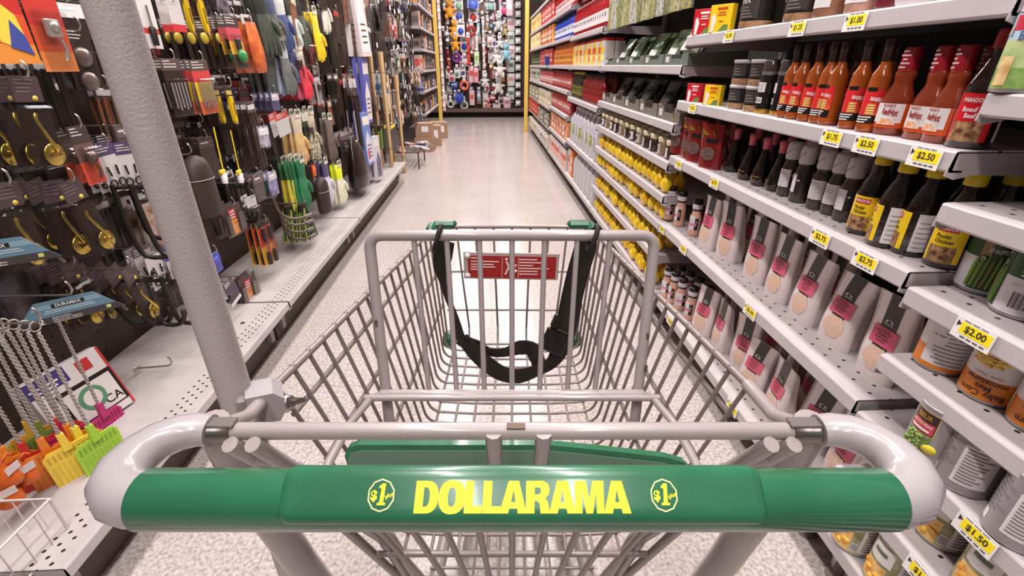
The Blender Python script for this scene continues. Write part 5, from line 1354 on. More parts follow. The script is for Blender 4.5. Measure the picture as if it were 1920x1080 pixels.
def hand_broom():
    b = MB(); rnd = random.Random(8)
    for k in range(60):
        x = rnd.uniform(-.05, .05); y = rnd.uniform(-.02, .02)
        c = ((60, 96, 50), (40, 72, 44), (90, 120, 60), (206, 196, 70), (46, 84, 50))[k % 5]
        b.tube([(x * .5, y, -.02), (x * 1.1, y * 1.3, -.10), (x * 1.6, y * 1.6, -.19 - rnd.uniform(0, .015))], .0028, M(c, 0.5), 4)
    return [('bristles', b, None), ('black_band', MB().loft([[(.040 * math.cos(q), .020 * math.sin(q), z) for q in [2 * PI * i / 12 for i in range(12)]] for z in (-.035, -.012, .0)], M((36, 34, 30), 0.5)), None)]
def tool_handle():
    G = M((124, 118, 116), 0.35, metal=.3)
    return [('bent_tube', MB().tube(dense([(0, 0, 0), (0, -.01, -.06), (.01, -.04, -.10), (.04, -.08, -.115), (.09, -.10, -.12)]), .008, G, 8), None), ('grip', MB().tube([(.075, -.095, -.119), (.13, -.11, -.122)], .0105, M((150, 146, 156), 0.5), 8), None)]
def cable_bag(c, c2):
    b = MB(); rnd = random.Random(c[0])
    rings = [[(w * x, -.012 + d * y, z) for x, y in ((-1, 0), (-.6, -.9), (0, -1.1), (.6, -.9), (1, 0), (.6, .9), (0, 1), (-.6, .9))] for z, w, d in ((-.01, .045, .004), (-.05, .055, .012), (-.13, .06, .018), (-.20, .055, .014), (-.22, .05, .003))]
    b.loft(rings, M(c, 0.35, rgb2=c2, vs=28, bump=.3, bs=60))
    return [('bag', b, None), ('header_card', MB().box((0, 0, .0), (.09, .003, .04), M((206, 198, 196), 0.45)).box((.005, -.0018, .0), (.06, .0008, .016), M((70, 60, 60), 0.45)), None)]
def long_box(c, c2, w, h, d=.03):
    b = MB().box((0, -d / 2, -h / 2), (w, d, h), M(c, 0.4), .001); l = MB().box((0, -d - .0006, -h * .16), (w * .9, .001, h * .16), M((226, 220, 216), 0.45)).prism([(-w * .4, -h * .95), (w * .4, -h * .95), (w * .4, -h * .55), (0, -h * .35), (-w * .4, -h * .55)], -d - .0012, -d, M(c2, 0.45))
    for k in range(4): l.box((0, -d - .0018, -h * (.62 + .07 * k)), (w * .5, .0006, h * .02), M((120, 100, 104), 0.5))
    return [('carton', b, None), ('printing', l, None)]
def stake_bundle():
    b = MB(); rnd = random.Random(3)
    for k in range(12): b.tube([(-.03 + .0055 * k, rnd.uniform(-.02, .01), 0), (-.03 + .0055 * k + rnd.uniform(-.006, .006), rnd.uniform(-.02, .01), -.72)], .005, M(((206, 172, 126), (186, 150, 106), (222, 192, 150))[k % 3], 0.5), 6)
    for z in (-.12, -.6): b.tube([(.036 * math.cos(q), -.005 + .022 * math.sin(q), z) for q in [2 * PI * i / 12 for i in range(12)]], .002, M((90, 70, 60), 0.6), 5, closed=True)
    return [('stakes', b, None), ('label', MB().box((0, -.03, -.3), (.05, .002, .09), M((226, 190, 150), 0.5)), None)]
def black_sack():
    K = M((34, 26, 22), 0.3, coat=.3, bump=.5, bs=30)
    b = MB().loft([[(w * math.cos(q) * (1 + .06 * math.sin(5 * q + z * 40)), -.04 + d * math.sin(q), z) for q in [2 * PI * i / 20 for i in range(20)]] for z, w, d in ((0, .05, .012), (-.03, .10, .02), (-.10, .135, .045), (-.22, .165, .065), (-.30, .16, .065), (-.32, .13, .055))], K)
    return [('sack', b, None), ('red_tag', MB().box((.08, -.115, -.13), (.05, .002, .06), M((196, 40, 60), 0.45)), None), ('cord', MB().tube([(-.03, -.05, -.03), (0, -.065, -.02), (.04, -.05, -.035)], .004, M((206, 160, 110), 0.5), 6), None)]
def funnel_scoop(c):
    b = MB().lathe([(.010, 0), (.014, -.03), (.034, -.05), (.040, -.09), (.036, -.10)], M(c, 0.35), 14, Tm((0, -.03, 0)), cap=False)
    b.tube([(0, -.03, -.01), (.02, -.05, .02), (.035, -.04, .0)], .005, M(c, 0.4), 6)
    return [('funnel', b, None), ('paper_tag', MB().box((0, -.066, -.03), (.05, .0015, .03), M((206, 190, 186), 0.5)), None)]
def pack_plain(w, h, c, c2):
    b = MB().box((0, -.006, -h / 2 + .01), (w, .010, h), M(c, 0.35, rgb2=tuple(int(v * .6) for v in c), vs=35), .002)
    return [('packet', b, None), ('header_card', MB().box((0, -.0118, -.014), (w * .94, .001, .034), M(c2, 0.45)).box((-w * .1, -.0126, -.010), (w * .5, .0006, .006), M(tuple(min(255, int(v * 1.5 + 20)) for v in c2), 0.5)), None)]

HK = {}
def hook_at(x_tip, y, z, label):
    L = x_tip - PEG
    if y > 5.15: return put(tag_hook, (round(L, 2),), 'price_hook', label, 'hook', (PEG + .001, y, z + .004), FACE_L, 'hooks with white price plates')
    put(peg_hook, (round(L, 2),), 'peg_hook', label, 'hook', (PEG + .001, y, z + .004), FACE_L, 'metal peg hooks')
def stack(px, py, xf, fn, args, name, desc, cat, n=1, gap=.03, fan=.06, hook=True, dz=0.0, sway=.05, tilt=0.0, sc=None, rot=0.0):
    """n things hanging one behind the other; the front one's hang hole shows at the pixel"""
    p = on_x(px, py, xf); sc = sc or (1.2 if fn is glove else 1.0)
    for i in range(n):
        a = args[i % len(args)] if isinstance(args, list) else args
        nm = desc if n == 1 else ('front ' if i == 0 else ORD[i] + ' ') + desc + (', counting inward on its hook' if i else ' on its hook')
        put(fn, a, name, nm, cat, (xf - gap * i, p.y + rl.uniform(-.004, .004), p.z - .001 + dz), FACE_L + rot + rl.uniform(-fan, fan) - .10 * (i == 0) * (n > 1), desc if n > 1 else None, tilt=(rl.uniform(-.04, .04), rl.uniform(-sway, sway) + tilt), scale=sc)
    if hook: hook_at(xf + .022, p.y, p.z, 'metal peg hook carrying the ' + desc)
    return p
GR = lambda *c: tuple(c)
RY = ((.12, (60, 54, 50)), (.38, (206, 60, 60)), (.22, (226, 120, 60)), (.28, (240, 190, 70)))
RO = ((.2, (60, 56, 54)), (.3, (206, 54, 44)), (.28, (220, 84, 50)), (.22, (232, 136, 70)))
DK = ((.2, (120, 110, 112)), (.8, (58, 50, 48)))
PW = ((.25, (86, 74, 110)), (.75, (214, 206, 206)))
# --- nearest hooks, left of the pole
def picture_card():
    parts = card_pack(.13, .20, ((.15, (60, 50, 50)), (.35, (196, 40, 36)), (.3, (214, 80, 40)), (.2, (226, 140, 56))), False, 'none', (0, 0, 0), 1)
    q = MB().prism([(-.02, -.145), (.052, -.165), (.040, -.09), (.0, -.06)], -.0016, -.0008, M((240, 206, 70), 0.45)).prism([(.0, -.155), (.054, -.170), (.046, -.13), (.02, -.10)], -.0022, -.0014, M((60, 74, 150), 0.45))
    return parts + [('picture', q, 0)]
p = stack(-42, -70, -1.05, picture_card, (), 'hardware_card', 'large red and orange card with a blue and yellow picture', 'hardware pack', 1, tilt=0)
stack(62, -32, -1.06, card_pack, (.105, .20, RO, True, 'latch', (196, 188, 184), 2), 'hardware_card', 'red card with a silver latch under a clear blister', 'hardware pack', 1)
stack(118, 8, -1.12, pack_plain, [(.12, .09, (60, 50, 46), (222, 216, 216)), (.12, .09, (70, 60, 54), (206, 196, 196))], 'hardware_pack', 'dark hinge pack with a white top bar', 'hardware pack', 2, .035)
stack(140, 62, -1.10, card_pack, (.085, .150, ((1.0, (70, 60, 58)),), True, 'pair', (150, 138, 134), 3), 'blister_tray', 'clear blister tray with two round bumps', 'blister pack', 2, .03)
stack(80, 112, -1.12, strip_pack, [((42, 35, 32), .17, 5)], 'dark_rod_pack', 'pack of dark rods below the latch card', 'hardware pack', 4, .035)
stack(42, 150, -1.06, brass_pack, [(i,) for i in range(3)], 'brass_hook_pack', 'brass coat hook pack, upper left stack', 'coat hook', 3, .055, .15, tilt=.02)
stack(142, 244, -1.10, card_pack, (.062, .155, ((.3, (96, 84, 86)), (.3, (150, 130, 124)), (.4, (222, 84, 56))), True, 'latch', (170, 160, 158), 4), 'hardware_card', 'narrow red card with a clear tube of parts', 'hardware pack', 2, .035)
stack(232, 274, -1.16, card_pack, (.07, .145, PW, False, 'rings', (60, 50, 50), 5), 'ring_hook_card', 'white card with ring hooks and violet top', 'hardware pack', 4, .022, .1)
stack(192, 276, -1.17, card_pack, (.07, .145, PW, False, 'rings', (60, 50, 50), 6), 'ring_hook_card', 'white ring hook card, farther from the pole', 'hardware pack', 3, .022, .1)
stack(222, 238, -1.20, pack_plain, (.08, .09, (130, 120, 122), (150, 140, 142)), 'grey_card', 'grey printed card behind the pole edge', 'hardware pack', 1)
stack(128, 345, -1.08, brass_pack, [(i + 10,) for i in range(4)], 'brass_hook_pack', 'brass coat hook pack, middle stack', 'coat hook', 4, .045, .35, tilt=-.05, sway=.16)
stack(8, 350, -1.12, brass_pack, [(i + 20,) for i in range(3)], 'brass_hook_pack', 'brass coat hook pack, stack at the picture edge', 'coat hook', 3, .05, .2)
stack(238, 505, -1.08, brass_pack, [(i + 30,) for i in range(5)], 'brass_hook_pack', 'brass coat hook pack, lowest stack', 'coat hook', 5, .045, .3, tilt=-.22, sway=.12)
stack(130, 498, -1.18, brass_pack, [(i + 40,) for i in range(4)], 'brass_hook_pack', 'brass coat hook pack, behind the bracket card', 'coat hook', 4, .04, .1)
stack(124, 556, -1.06, bracket_card, (), 'shelf_bracket_card', 'blue grey trapezoid shelf bracket card in full view', 'bracket pack', 1, rot=-.8)
stack(-28, 452, -1.06, bracket_card, (), 'shelf_bracket_card', 'blue grey trapezoid card cut by the left picture edge', 'bracket pack', 1, rot=-.8)
stack(243, 345, -1.08, j_hook, [(True,)], 'steel_j_hook', 'large black steel hook beside the pole, upper group', 'storage hook', 2, .05, .3, hook=False)
stack(262, 318, -1.16, j_hook, [(True,)], 'steel_j_hook', 'large black steel hook behind, upper group', 'storage hook', 2, .05, .3)
stack(302, 520, -1.04, j_hook, [(False,)], 'steel_j_hook', 'black steel hook, lower group beside the pole', 'storage hook', 4, .05, .35)
stack(255, 690, -1.20, peg_hook, (.12,), 'loose_hook', 'empty pale hook low on the pegboard', 'hook', 1, hook=False)
stack(282, 468, -1.16, card_pack, (.08, .15, ((.2, (150, 146, 170)), (.8, (216, 208, 208))), False, 'rings', (40, 40, 40), 7), 'ring_hook_card', 'white hook card beside the pole, lower', 'hardware pack', 3, .03, .2)
stack(322, 470, -1.16, card_pack, (.075, .16, ((.25, (70, 76, 160)), (.5, (206, 198, 200)), (.25, (100, 92, 96))), True, 'bits', (150, 144, 144), 8), 'hardware_card', 'blue topped white card just left of the pole', 'hardware pack', 3, .03, .2)
# --- right of the pole, near
stack(262, -14, -1.10, card_pack, (.08, .17, ((.15, (206, 60, 50)), (.5, (222, 216, 214)), (.1, (206, 60, 50)), (.25, (222, 214, 212))), False, 'tool', (36, 32, 32), 9), 'tool_card', 'white and red tool card beside the pole top', 'tool pack', 3, .035, .2)
stack(324, 2, -1.08, card_pack, (.075, .105, ((.78, (206, 198, 196)), (.22, (206, 54, 60))), False, 'none', (0, 0, 0), 10), 'tool_card', 'white card with a red lower edge', 'tool pack', 2, .04)
stack(368, -18, -1.05, knife, [()], 'utility_knife', 'yellow utility knife at the picture top', 'knife', 2, .05)
stack(426, 165, -1.06, knife, [()], 'utility_knife', 'yellow utility knife above the try squares', 'knife', 2, .05)
for i, x_ in enumerate((325, 350, 375, 402)): stack(x_, 42 + i, -1.17 + .02 * i, card_pack, (.07, .17, DK, False, 'disc', (196, 170, 60), 11), 'tape_tool_pack', 'dark pack with a yellow disc, ' + ORD[i] + ' from the pole', 'tool pack', 2, .035)
stack(432, 35, -1.06, card_pack, (.10, .20, ((.22, (96, 84, 84)), (.25, (206, 80, 90)), (.25, (238, 180, 70)), (.28, (110, 100, 96))), True, 'knob', (56, 140, 76), 12), 'hardware_card', 'red and yellow blister card with a green knob', 'hardware pack', 3, .04)
stack(372, 118, -1.08, card_pack, (.10, .19, ((.2, (120, 110, 112)), (.2, (206, 70, 70)), (.35, (236, 196, 60)), (.25, (214, 110, 70))), True, 'bits', (196, 190, 188), 13), 'tool_blister', 'red and yellow tool blister, right of the pole', 'tool pack', 4, .03, .1)
stack(318, 116, -1.10, card_pack, (.10, .19, DK, True, 'bits', (206, 200, 198), 14), 'tool_blister', 'clear tool blister touching the pole', 'tool pack', 5, .03, .1)
stack(300, 150, -1.20, card_pack, (.09, .18, ((.3, (96, 90, 90)), (.4, (150, 50, 50)), (.3, (110, 100, 98))), True, 'rings', (180, 176, 174), 15), 'tool_blister', 'clear blister of bright metal parts partly behind the pole', 'tool pack', 2, .03)
stack(350, 292, -1.06, knee_pad, (), 'knee_pad', 'dark grey rounded knee pad with white stitching', 'knee pad', 1)
stack(380, 262, -1.16, pack_plain, [(.09, .17, (90, 80, 80), (110, 100, 100))], 'grey_pack', 'grey pack behind the knee pad', 'hardware pack', 3, .03)
stack(400, 238, -1.06, try_square, (), 'try_square', 'yellow try square, nearer of two', 'try square', 1, hook=False)
stack(432, 244, -1.06, try_square, (), 'try_square', 'yellow try square with white tip, farther of two', 'try square', 1, hook=False)
stack(468, 195, -1.10, strip_pack, [((96, 82, 76), .30, 5)], 'brown_strip_pack', 'long pack of brown strips', 'hardware pack', 4, .03)
stack(425, 330, -1.16, cable_bag, [((50, 44, 42), (30, 26, 24))], 'black_strap_bag', 'bag of black straps under the try squares', 'strap bag', 3, .05)
stack(432, 388, -1.08, bit_set, [()], 'drill_bit_set', 'drill bit set with a red and orange band, upper', 'drill bits', 3, .03, .08)
stack(462, 520, -1.08, bit_set, [()], 'drill_bit_set', 'drill bit set with a red and orange band, lower', 'drill bits', 2, .03, .08)
stack(492, 418, -1.06, screwdrivers, [()], 'screwdriver_set', 'four piece screwdriver set with dark handles', 'screwdrivers', 3, .03, .08)
stack(428, 530, -1.04, card_pack, (.075, .11, ((.85, (96, 92, 120)), (.15, (226, 220, 218))), False, 'none', (0, 0, 0), 16), 'picture_card', 'small white framed picture card at the pole', 'hardware pack', 1, tilt=-.25)
stack(398, 478, -1.06, pack_plain, (.05, .08, (60, 70, 170), (70, 80, 190)), 'blue_pack', 'small bright blue pack at the pole', 'hardware pack', 1)
stack(398, 560, -1.10, j_hook, [(False,)], 'steel_j_hook', 'black steel hook low over the deck', 'storage hook', 2, .05)
stack(470, 372, -1.10, card_pack, (.08, .12, ((.4, (206, 206, 210)), (.6, (90, 84, 84))), True, 'rings', (150, 146, 146), 17), 'clear_pack', 'clear pack of white and dark rings', 'hardware pack', 4, .035)
stack(440, 345, -1.12, j_hook, [(False,)], 'steel_j_hook', 'black steel hook above the drill bits', 'storage hook', 4, .04, .3)
# --- gloves and garden goods
G1 = [((96, 116, 106), (60, 70, 66)), ((120, 136, 128), (70, 80, 110)), ((70, 84, 130), (206, 206, 206)), ((206, 214, 206), (84, 100, 92)), ((110, 130, 118), (60, 70, 64))]
for i in range(5): stack(478 + 19 * i, -24 + 3 * i, -1.06, glove, G1[i], 'work_glove', ('grey green', 'sage', 'navy', 'white backed', 'pale green')[i] + ' work glove in the top row', 'glove', 2, .05, .2, tilt=-.15)
stack(462, 36, -1.08, cable_bag, [((222, 120, 60), (196, 90, 50))], 'orange_net_bag', 'orange mesh bag', 'net bag', 3, .045)
stack(523, 66, -1.06, glove, [((140, 160, 166), (176, 176, 186)), ((150, 160, 180), (110, 116, 120))], 'work_glove', 'blue grey glove', 'glove', 5, .035, .1)
stack(498, 70, -1.10, glove, [((120, 136, 140), (150, 150, 160))], 'work_glove', 'darker blue grey glove', 'glove', 4, .035, .1)
stack(556, 84, -1.06, glove, [((226, 66, 84), (206, 196, 180)), ((236, 120, 150), (150, 60, 60)), ((206, 50, 60), (226, 220, 210))], 'garden_glove', 'red and pink garden glove', 'glove', 5, .035, .12, tilt=-.08)
stack(568, 50, -1.14, glove, [((196, 34, 36), (150, 30, 30))], 'rubber_glove', 'plain red glove', 'glove', 3, .03)
stack(584, 18, -1.06, glove, [((244, 206, 40), (240, 210, 60)), ((40, 38, 34), (240, 206, 40))], 'rubber_glove', 'yellow glove', 'glove', 3, .04, tilt=-.1)
stack(602, -30, -1.06, glove, [((226, 220, 206), (216, 206, 130))], 'rubber_glove', 'cream glove with yellow cuff', 'glove', 4, .035)
stack(452, 168, -1.16, pack_plain, [(.08, .10, (110, 40, 52), (60, 50, 60)), (.08, .1, (90, 80, 120), (150, 140, 160))], 'small_pouch', 'dark red striped pouch under the gloves', 'pouch', 5, .03)
stack(510, 176, -1.10, pack_plain, [(.08, .09, (90, 90, 130), (206, 196, 206))], 'small_pouch', 'violet pouch under the blue gloves', 'pouch', 4, .03)
stack(526, 216, -1.05, card_pack, (.12, .11, ((.28, (206, 70, 66)), (.72, (196, 192, 192))), False, 'none', (0, 0, 0), 18), 'label_card', 'grey card with a red and green printed top', 'hardware pack', 2, .04, tilt=-.1)
stack(488, 240, -1.10, pack_plain, [(.09, .10, (196, 190, 206), (226, 222, 226)), (.09, .1, (150, 110, 90), (206, 200, 206))], 'small_pouch', 'pale violet pouch beside the grey card', 'pouch', 3, .04)
stack(552, 212, -1.08, glove, [((214, 176, 120), (206, 190, 170))], 'leather_glove', 'tan leather glove', 'glove', 3, .035)
stack(578, 206, -1.06, glove, ((216, 206, 186), (196, 186, 160), .24, 1, (110, 96, 66)), 'floral_glove', 'cream glove with a leaf pattern', 'glove', 2, .04)
stack(614, 218, -1.07, glove, [((136, 130, 128), (150, 146, 146))], 'work_glove', 'plain grey glove', 'glove', 3, .04)
stack(560, 296, -1.06, glove, ((44, 124, 78), (34, 110, 66)), 'rubber_glove', 'large green glove', 'glove', 3, .03, tilt=-.05)
stack(546, 300, -1.10, glove, [((214, 196, 70), (60, 110, 60))], 'rubber_glove', 'yellow and green glove', 'glove', 3, .03)
stack(585, 312, -1.08, pack_plain, (.05, .07, (250, 96, 40), (250, 110, 50)), 'orange_pouch', 'bright orange pouch beside the green glove', 'pouch', 1)
stack(594, 332, -1.05, knee_pad, (), 'sole_pad', 'dark oval pad beside the green glove', 'pad', 1, hook=False)
stack(606, 300, -1.08, glove, [((206, 200, 210), (86, 78, 110))], 'garden_glove', 'white glove with violet cuff', 'glove', 3, .035)
stack(632, 306, -1.06, glove, ((226, 222, 196), (226, 240, 40)), 'garden_glove', 'white glove with a neon yellow cuff', 'glove', 2, .04)
stack(566, 382, -1.04, hand_broom, [()], 'hand_broom', 'green and yellow bristled hand broom', 'broom', 2, .08, .1)
stack(540, 385, -1.10, hand_broom, (), 'hand_broom', 'green bristled hand broom behind the handles', 'broom', 1, hook=False)
for i in range(4): stack(512 + 6 * i, 372 + 14 * i, -1.05 - .02 * i, tool_handle, (), 'bent_tool_handle', ('topmost', 'second', 'third', 'lowest')[i] + ' grey bent tube tool over the broom', 'tool handle', 1, hook=(i == 0))
stack(478, 330, -1.12, pack_plain, [(.09, .13, (120, 112, 116), (150, 140, 150))], 'grey_pack', 'grey clear pack left of the green glove', 'hardware pack', 5, .03)
stack(505, 325, -1.10, pack_plain, [(.08, .12, (160, 150, 200), (206, 200, 206)), (.08, .12, (50, 90, 60), (206, 206, 200))], 'small_pouch', 'lilac pouch left of the green glove', 'pouch', 3, .03)
# --- far end of the hooks
stack(650, 258, -1.08, black_sack, (), 'black_sack', 'big black plastic sack with a red tag over the deck', 'sack', 1, sc=1.15)
stack(660, 150, -1.05, card_pack, (.16, .55, ((.12, (222, 216, 214)), (.3, (96, 86, 86)), (.58, (206, 200, 206))), True, 'rods', (86, 80, 80), 19), 'long_card', 'tall white and grey card below the violet carton', 'hardware pack', 2, .05)
stack(676, 108, -1.02, long_box, ((96, 96, 176), (226, 218, 216), .17, .50), 'violet_carton', 'violet and white carton hanging midway up', 'carton', 2, .06)
stack(655, -60, -1.02, long_box, ((222, 206, 206), (236, 226, 224), .22, .60), 'white_carton', 'tall pinkish white carton at the picture top', 'carton', 2, .06)
for i in range(4): stack(606 + 11 * i, -60, -1.07, strip_pack, ((90, 78, 74) if i < 3 else (60, 62, 100), .62, 4), 'long_strip_pack', ('first', 'second', 'third', 'navy')[i] + ' long dark strip pack beside the white carton', 'hardware pack', 2, .05)
stack(676, 210, -1.04, long_box, ((110, 130, 190), (206, 206, 216), .18, .42), 'blue_carton', 'blue carton behind the black sack', 'carton', 3, .06)
stack(698, 255, -1.00, long_box, ((206, 200, 206), (110, 100, 130), .14, .36), 'white_carton', 'white carton standing past the black sack', 'carton', 2, .06)
stack(640, 150, -1.12, pack_plain, [(.16, .5, (70, 50, 46), (196, 60, 60)), (.16, .5, (96, 84, 80), (206, 150, 130))], 'dark_pack', 'dark pack beside the violet carton', 'hardware pack', 4, .05)
for i, (px_, py_, nm) in enumerate(((722, 200, 'nearer'), (742, 160, 'farther'))):
    ps = on_x(px_, py_, -1.0)
    for j in range(2): put(stake_bundle, (), 'stake_bundle', 'bundle of pale wooden stakes standing at the hooks far end, %s pair, %s' % (nm, ('front', 'rear')[j]), 'stakes', (-1.0 - .10 * j, ps.y, 1.262 if ps.y < 5.18 else 1.052), FACE_L + .1 * j, 'wooden stake bundles', scale=1.45)
stack(712, 236, -1.02, hand_broom, [()], 'dark_brush', 'brush with green bristles past the cartons', 'brush', 2, .08)
stack(734, 234, -1.00, pack_plain, [(.22, .30, (56, 50, 44), (236, 206, 50))], 'dark_pack', 'dark pack with yellow top past the brush', 'hardware pack', 2, .07)
# --- fill of darker packs deeper on the pegboard
CF = [((60, 52, 50), (96, 90, 96)), ((44, 38, 36), (70, 64, 70)), ((70, 62, 62), (130, 120, 130)), ((90, 84, 86), (196, 190, 190)), ((52, 46, 44), (150, 50, 46)), ((40, 34, 32), (60, 54, 52)),
      ((196, 190, 190), (80, 74, 90)), ((120, 110, 110), (206, 200, 200)), ((70, 58, 50), (196, 150, 80)), ((206, 196, 190), (196, 60, 60)), ((90, 100, 150), (216, 212, 216)), ((150, 96, 66), (206, 190, 176)), ((206, 206, 206), (60, 100, 160)), ((56, 84, 60), (206, 206, 190))]
KN = {}
row = 0; z = 2.02
while z > .42:
    y = .74 + .07 * (row % 2); col = 0
    while y < 7.75:
        far = y > 2.9; vf = y > 5.15
        if not (z < .62 and y < 1.75) and not (z < .60 and y < 4.6 and y > 2.0) and not (z > 1.75 and y < 3.2) and not (5.1 < y < 5.3):
            x = -1.27 if not far else rl.choice((-1.02, -1.08, -1.14)) if vf else rl.choice((-1.06, -1.12, -1.2))
            k = rl.choice((0, 1, 2, 4, 5, 5, 1, 0, 11)) if not far else rl.choice((0, 2, 3, 4, 5, 6, 7, 8, 9, 10, 11, 11, 8, 5, 12, 13, 6, 9, 12) if vf else (0, 1, 2, 3, 4, 5, 6, 7, 8, 9, 10, 11, 11, 8, 5, 1, 12, 13))
            w = rl.choice((.07, .09, .11)) * (1.25 if far else 1); h = rl.choice((.13, .16, .19)) * (1.3 if far else 1)
            zz = z + rl.uniform(-.03, .03); t_ = rl.randrange(5)
            what = ('dark', 'black', 'grey', 'silver grey', 'red topped', 'black', 'white', 'grey white', 'gold topped', 'white and red', 'blue', 'brown', 'white and blue', 'green')[k]
            fn, a_, nm = [(pack_plain, (w, h, *CF[k]), 'hanging_packet'), (card_pack, (w, h, ((.25, CF[k][1]), (.75, CF[k][0])), True, 'latch', (120, 112, 110), k), 'blister_card'), (cable_bag, CF[k], 'hanging_bag'),
                          (strip_pack, (CF[k][0], round(h * 1.3, 2), 4), 'strip_packet'), (card_pack, (w, h, ((.3, CF[k][0]), (.3, CF[k][1]), (.4, CF[k][0])), True, 'tool', tuple(int(v * .7) for v in CF[k][1]), k + 30), 'tool_card')][t_]
            for j in range(2):
                put(fn, a_, nm, '%s %s, %s, %s pegboard row down, %s along' % (what, nm.replace('_', ' '), ('in front', 'behind it')[j], ORD[row], ORD[col]), 'hardware pack', (x - .04 * j, y + rl.uniform(-.01, .01), zz), FACE_L + rl.uniform(-.25, .25), nm.replace('_', ' ') + 's filling the pegboard', tilt=(0, rl.uniform(-.10, .10)))
            hook_at(x + .02, y, zz, 'metal hook of the %s pegboard row down, %s along' % (ORD[row], ORD[col]))
            col += 1
        y += .185 if not far else .20 if not vf else .27
    row += 1; z -= .185
# --- low left corner: fly swatters, carton, wire basket
cols_a = [(164, 206, 60), (244, 214, 70), (240, 140, 40), (176, 34, 96), (206, 60, 60), (120, 140, 60), (226, 170, 60)]
cols_b = [(240, 206, 70), (232, 130, 40), (196, 50, 40), (236, 136, 40), (230, 120, 30), (120, 110, 50)]
cn = {(164, 206, 60): 'lime green', (244, 214, 70): 'yellow', (240, 140, 40): 'orange', (176, 34, 96): 'magenta', (206, 60, 60): 'red', (120, 140, 60): 'olive', (226, 170, 60): 'amber', (240, 206, 70): 'ribbed yellow', (232, 130, 40): 'orange', (196, 50, 40): 'dark red', (236, 136, 40): 'light orange', (230, 120, 30): 'deep orange', (120, 110, 50): 'khaki'}
pA = on_x(188, 850, -1.02); pB = on_x(133, 872, -1.06)
for i, c in enumerate(cols_a): put(swatter, (c,), 'fly_swatter', '%s fly swatter hanging beside the cart handle end' % cn[c], 'fly swatter', (-1.02 - .028 * i, pA.y + .006 * i, pA.z + .375), FACE_L - .5 + rl.uniform(-.15, .15), 'fly swatters', tilt=(0, rl.uniform(-.03, .03)))
for i, c in enumerate(cols_b): put(swatter, (c,), 'fly_swatter', '%s fly swatter hanging nearer the wire basket' % cn[c], 'fly swatter', (-1.06 - .032 * i, pB.y - .01 * i, pB.z + .380), FACE_L - .65 + rl.uniform(-.1, .1), 'fly swatters', tilt=(0, rl.uniform(-.03, .03)))
pM = on_x(205, 800, -1.12)
put(swatter, ((186, 40, 110),), 'fly_swatter', 'magenta fly swatter in front of the white carton', 'fly swatter', (-1.12, pM.y, pM.z + .37), FACE_L - .2, 'fly swatters')
for pp, xx, nm in ((pA, -1.0, 'cart side'), (pB, -1.04, 'basket side')): hook_at(xx, pp.y, pp.z + .385, 'long peg hook holding the %s fly swatters' % nm)
def flat_carton():
    b = MB().box((0, 0, .10), (.20, .035, .20), M((214, 206, 206), 0.4), .001); l = MB(); f = -.0180
    l.box((-.05, f, .175), (.1, .001, .045), M((66, 56, 110), 0.4)); l.box((.045, f, .17), (.036, .001, .034), M((186, 50, 50), 0.4)); l.box((.096, f, .1), (.007, .001, .2), M((186, 60, 56), 0.4))
    l.box((.02, f, .078), (.15, .0012, .11), M((40, 30, 28), 0.4)); l.box((.02, f - .0008, .074), (.132, .001, .094), M((216, 206, 204), 0.4))
    l.lathe([(.036, 0), (.036, .001)], M((90, 140, 104), 0.4), 20, Tm((.015, f - .0012, .078), rx=PI / 2)); l.lathe([(.024, 0), (.024, .0012)], M((222, 214, 210), 0.4), 20, Tm((.015, f - .0014, .078), rx=PI / 2))
    t = MB().text('CA', .036, M((40, 30, 26), 0.5), (.060, f - .002, .048), bold=.01)
    for k in range(3): t.box((-.06, f - .0016, .172 - .012 * k), (.07 - .012 * k, .0008, .005), PAPER)
    return [('carton', b, None), ('printing', l, None), ('lettering', t, 1)]
pc = on_x(205, 815, -1.10)
put(flat_carton, (), 'white_carton', 'white carton with a green ring print leaning on the deck', 'carton', (-1.15, 1.11, .208), FACE_L - .25, tilt=(-.30, 0))
pd = on_x(255, 800, -1.0)
put(card_pack, (.09, .10, ((.5, (216, 206, 204)), (.5, (50, 40, 38))), False, 'none', (0, 0, 0), 22), 'loose_card', 'black and white card lying on the deck by the handle', 'card', (-.99, 1.02, .2085), FACE_L - .4, tilt=(-1.45, 0))
for i, (x_, y_) in enumerate(((6, 850), (44, 842), (20, 880))):
    pf = on_x(x_ - 14, y_ + 36, -1.10)
    put(funnel_scoop, ((196, 88, 26),), 'plastic_scoop', ('left', 'right', 'lower')[i] + ' orange plastic scoop above the wire basket', 'scoop', (-1.10, pf.y, pf.z + .03), FACE_L - .3 * i, 'orange plastic scoops', scale=.62)
cr = on_z(93, 936, .30)
def wire_basket(x0, x1, y0, y1, z0, z1):
    W = M((206, 194, 192), 0.35); b = MB(); s_ = MB()
    for z in (z0, z1): b.tube([(x0, y0, z), (x1, y0, z), (x1, y1, z), (x0, y1, z)], .0034, W, 7, closed=True)
    for x in (x0, x1):
        for y in (y0, y1): b.tube([(x, y, z0), (x, y, z1)], .0034, W, 7)
    n = 9
    for i in range(1, n):
        y = y0 + (y1 - y0) * i / n; s_.tube([(x0, y, z1), (x0, y, z0), (x1, y, z0), (x1, y, z1)], .0016, W, 6)
        x = x0 + (x1 - x0) * i / n; s_.tube([(x, y0, z1), (x, y0, z0), (x, y1, z0), (x, y1, z1)], .0016, W, 6)
    return [('rim_frame', b, None), ('wire_mesh', s_, None)]
put(wire_basket, (-.36, 0.0, -.36, 0.0, -.105, 0.0), 'wire_basket', 'white wire basket at the bottom left picture corner', 'basket', (cr.x, cr.y, .30), 0)
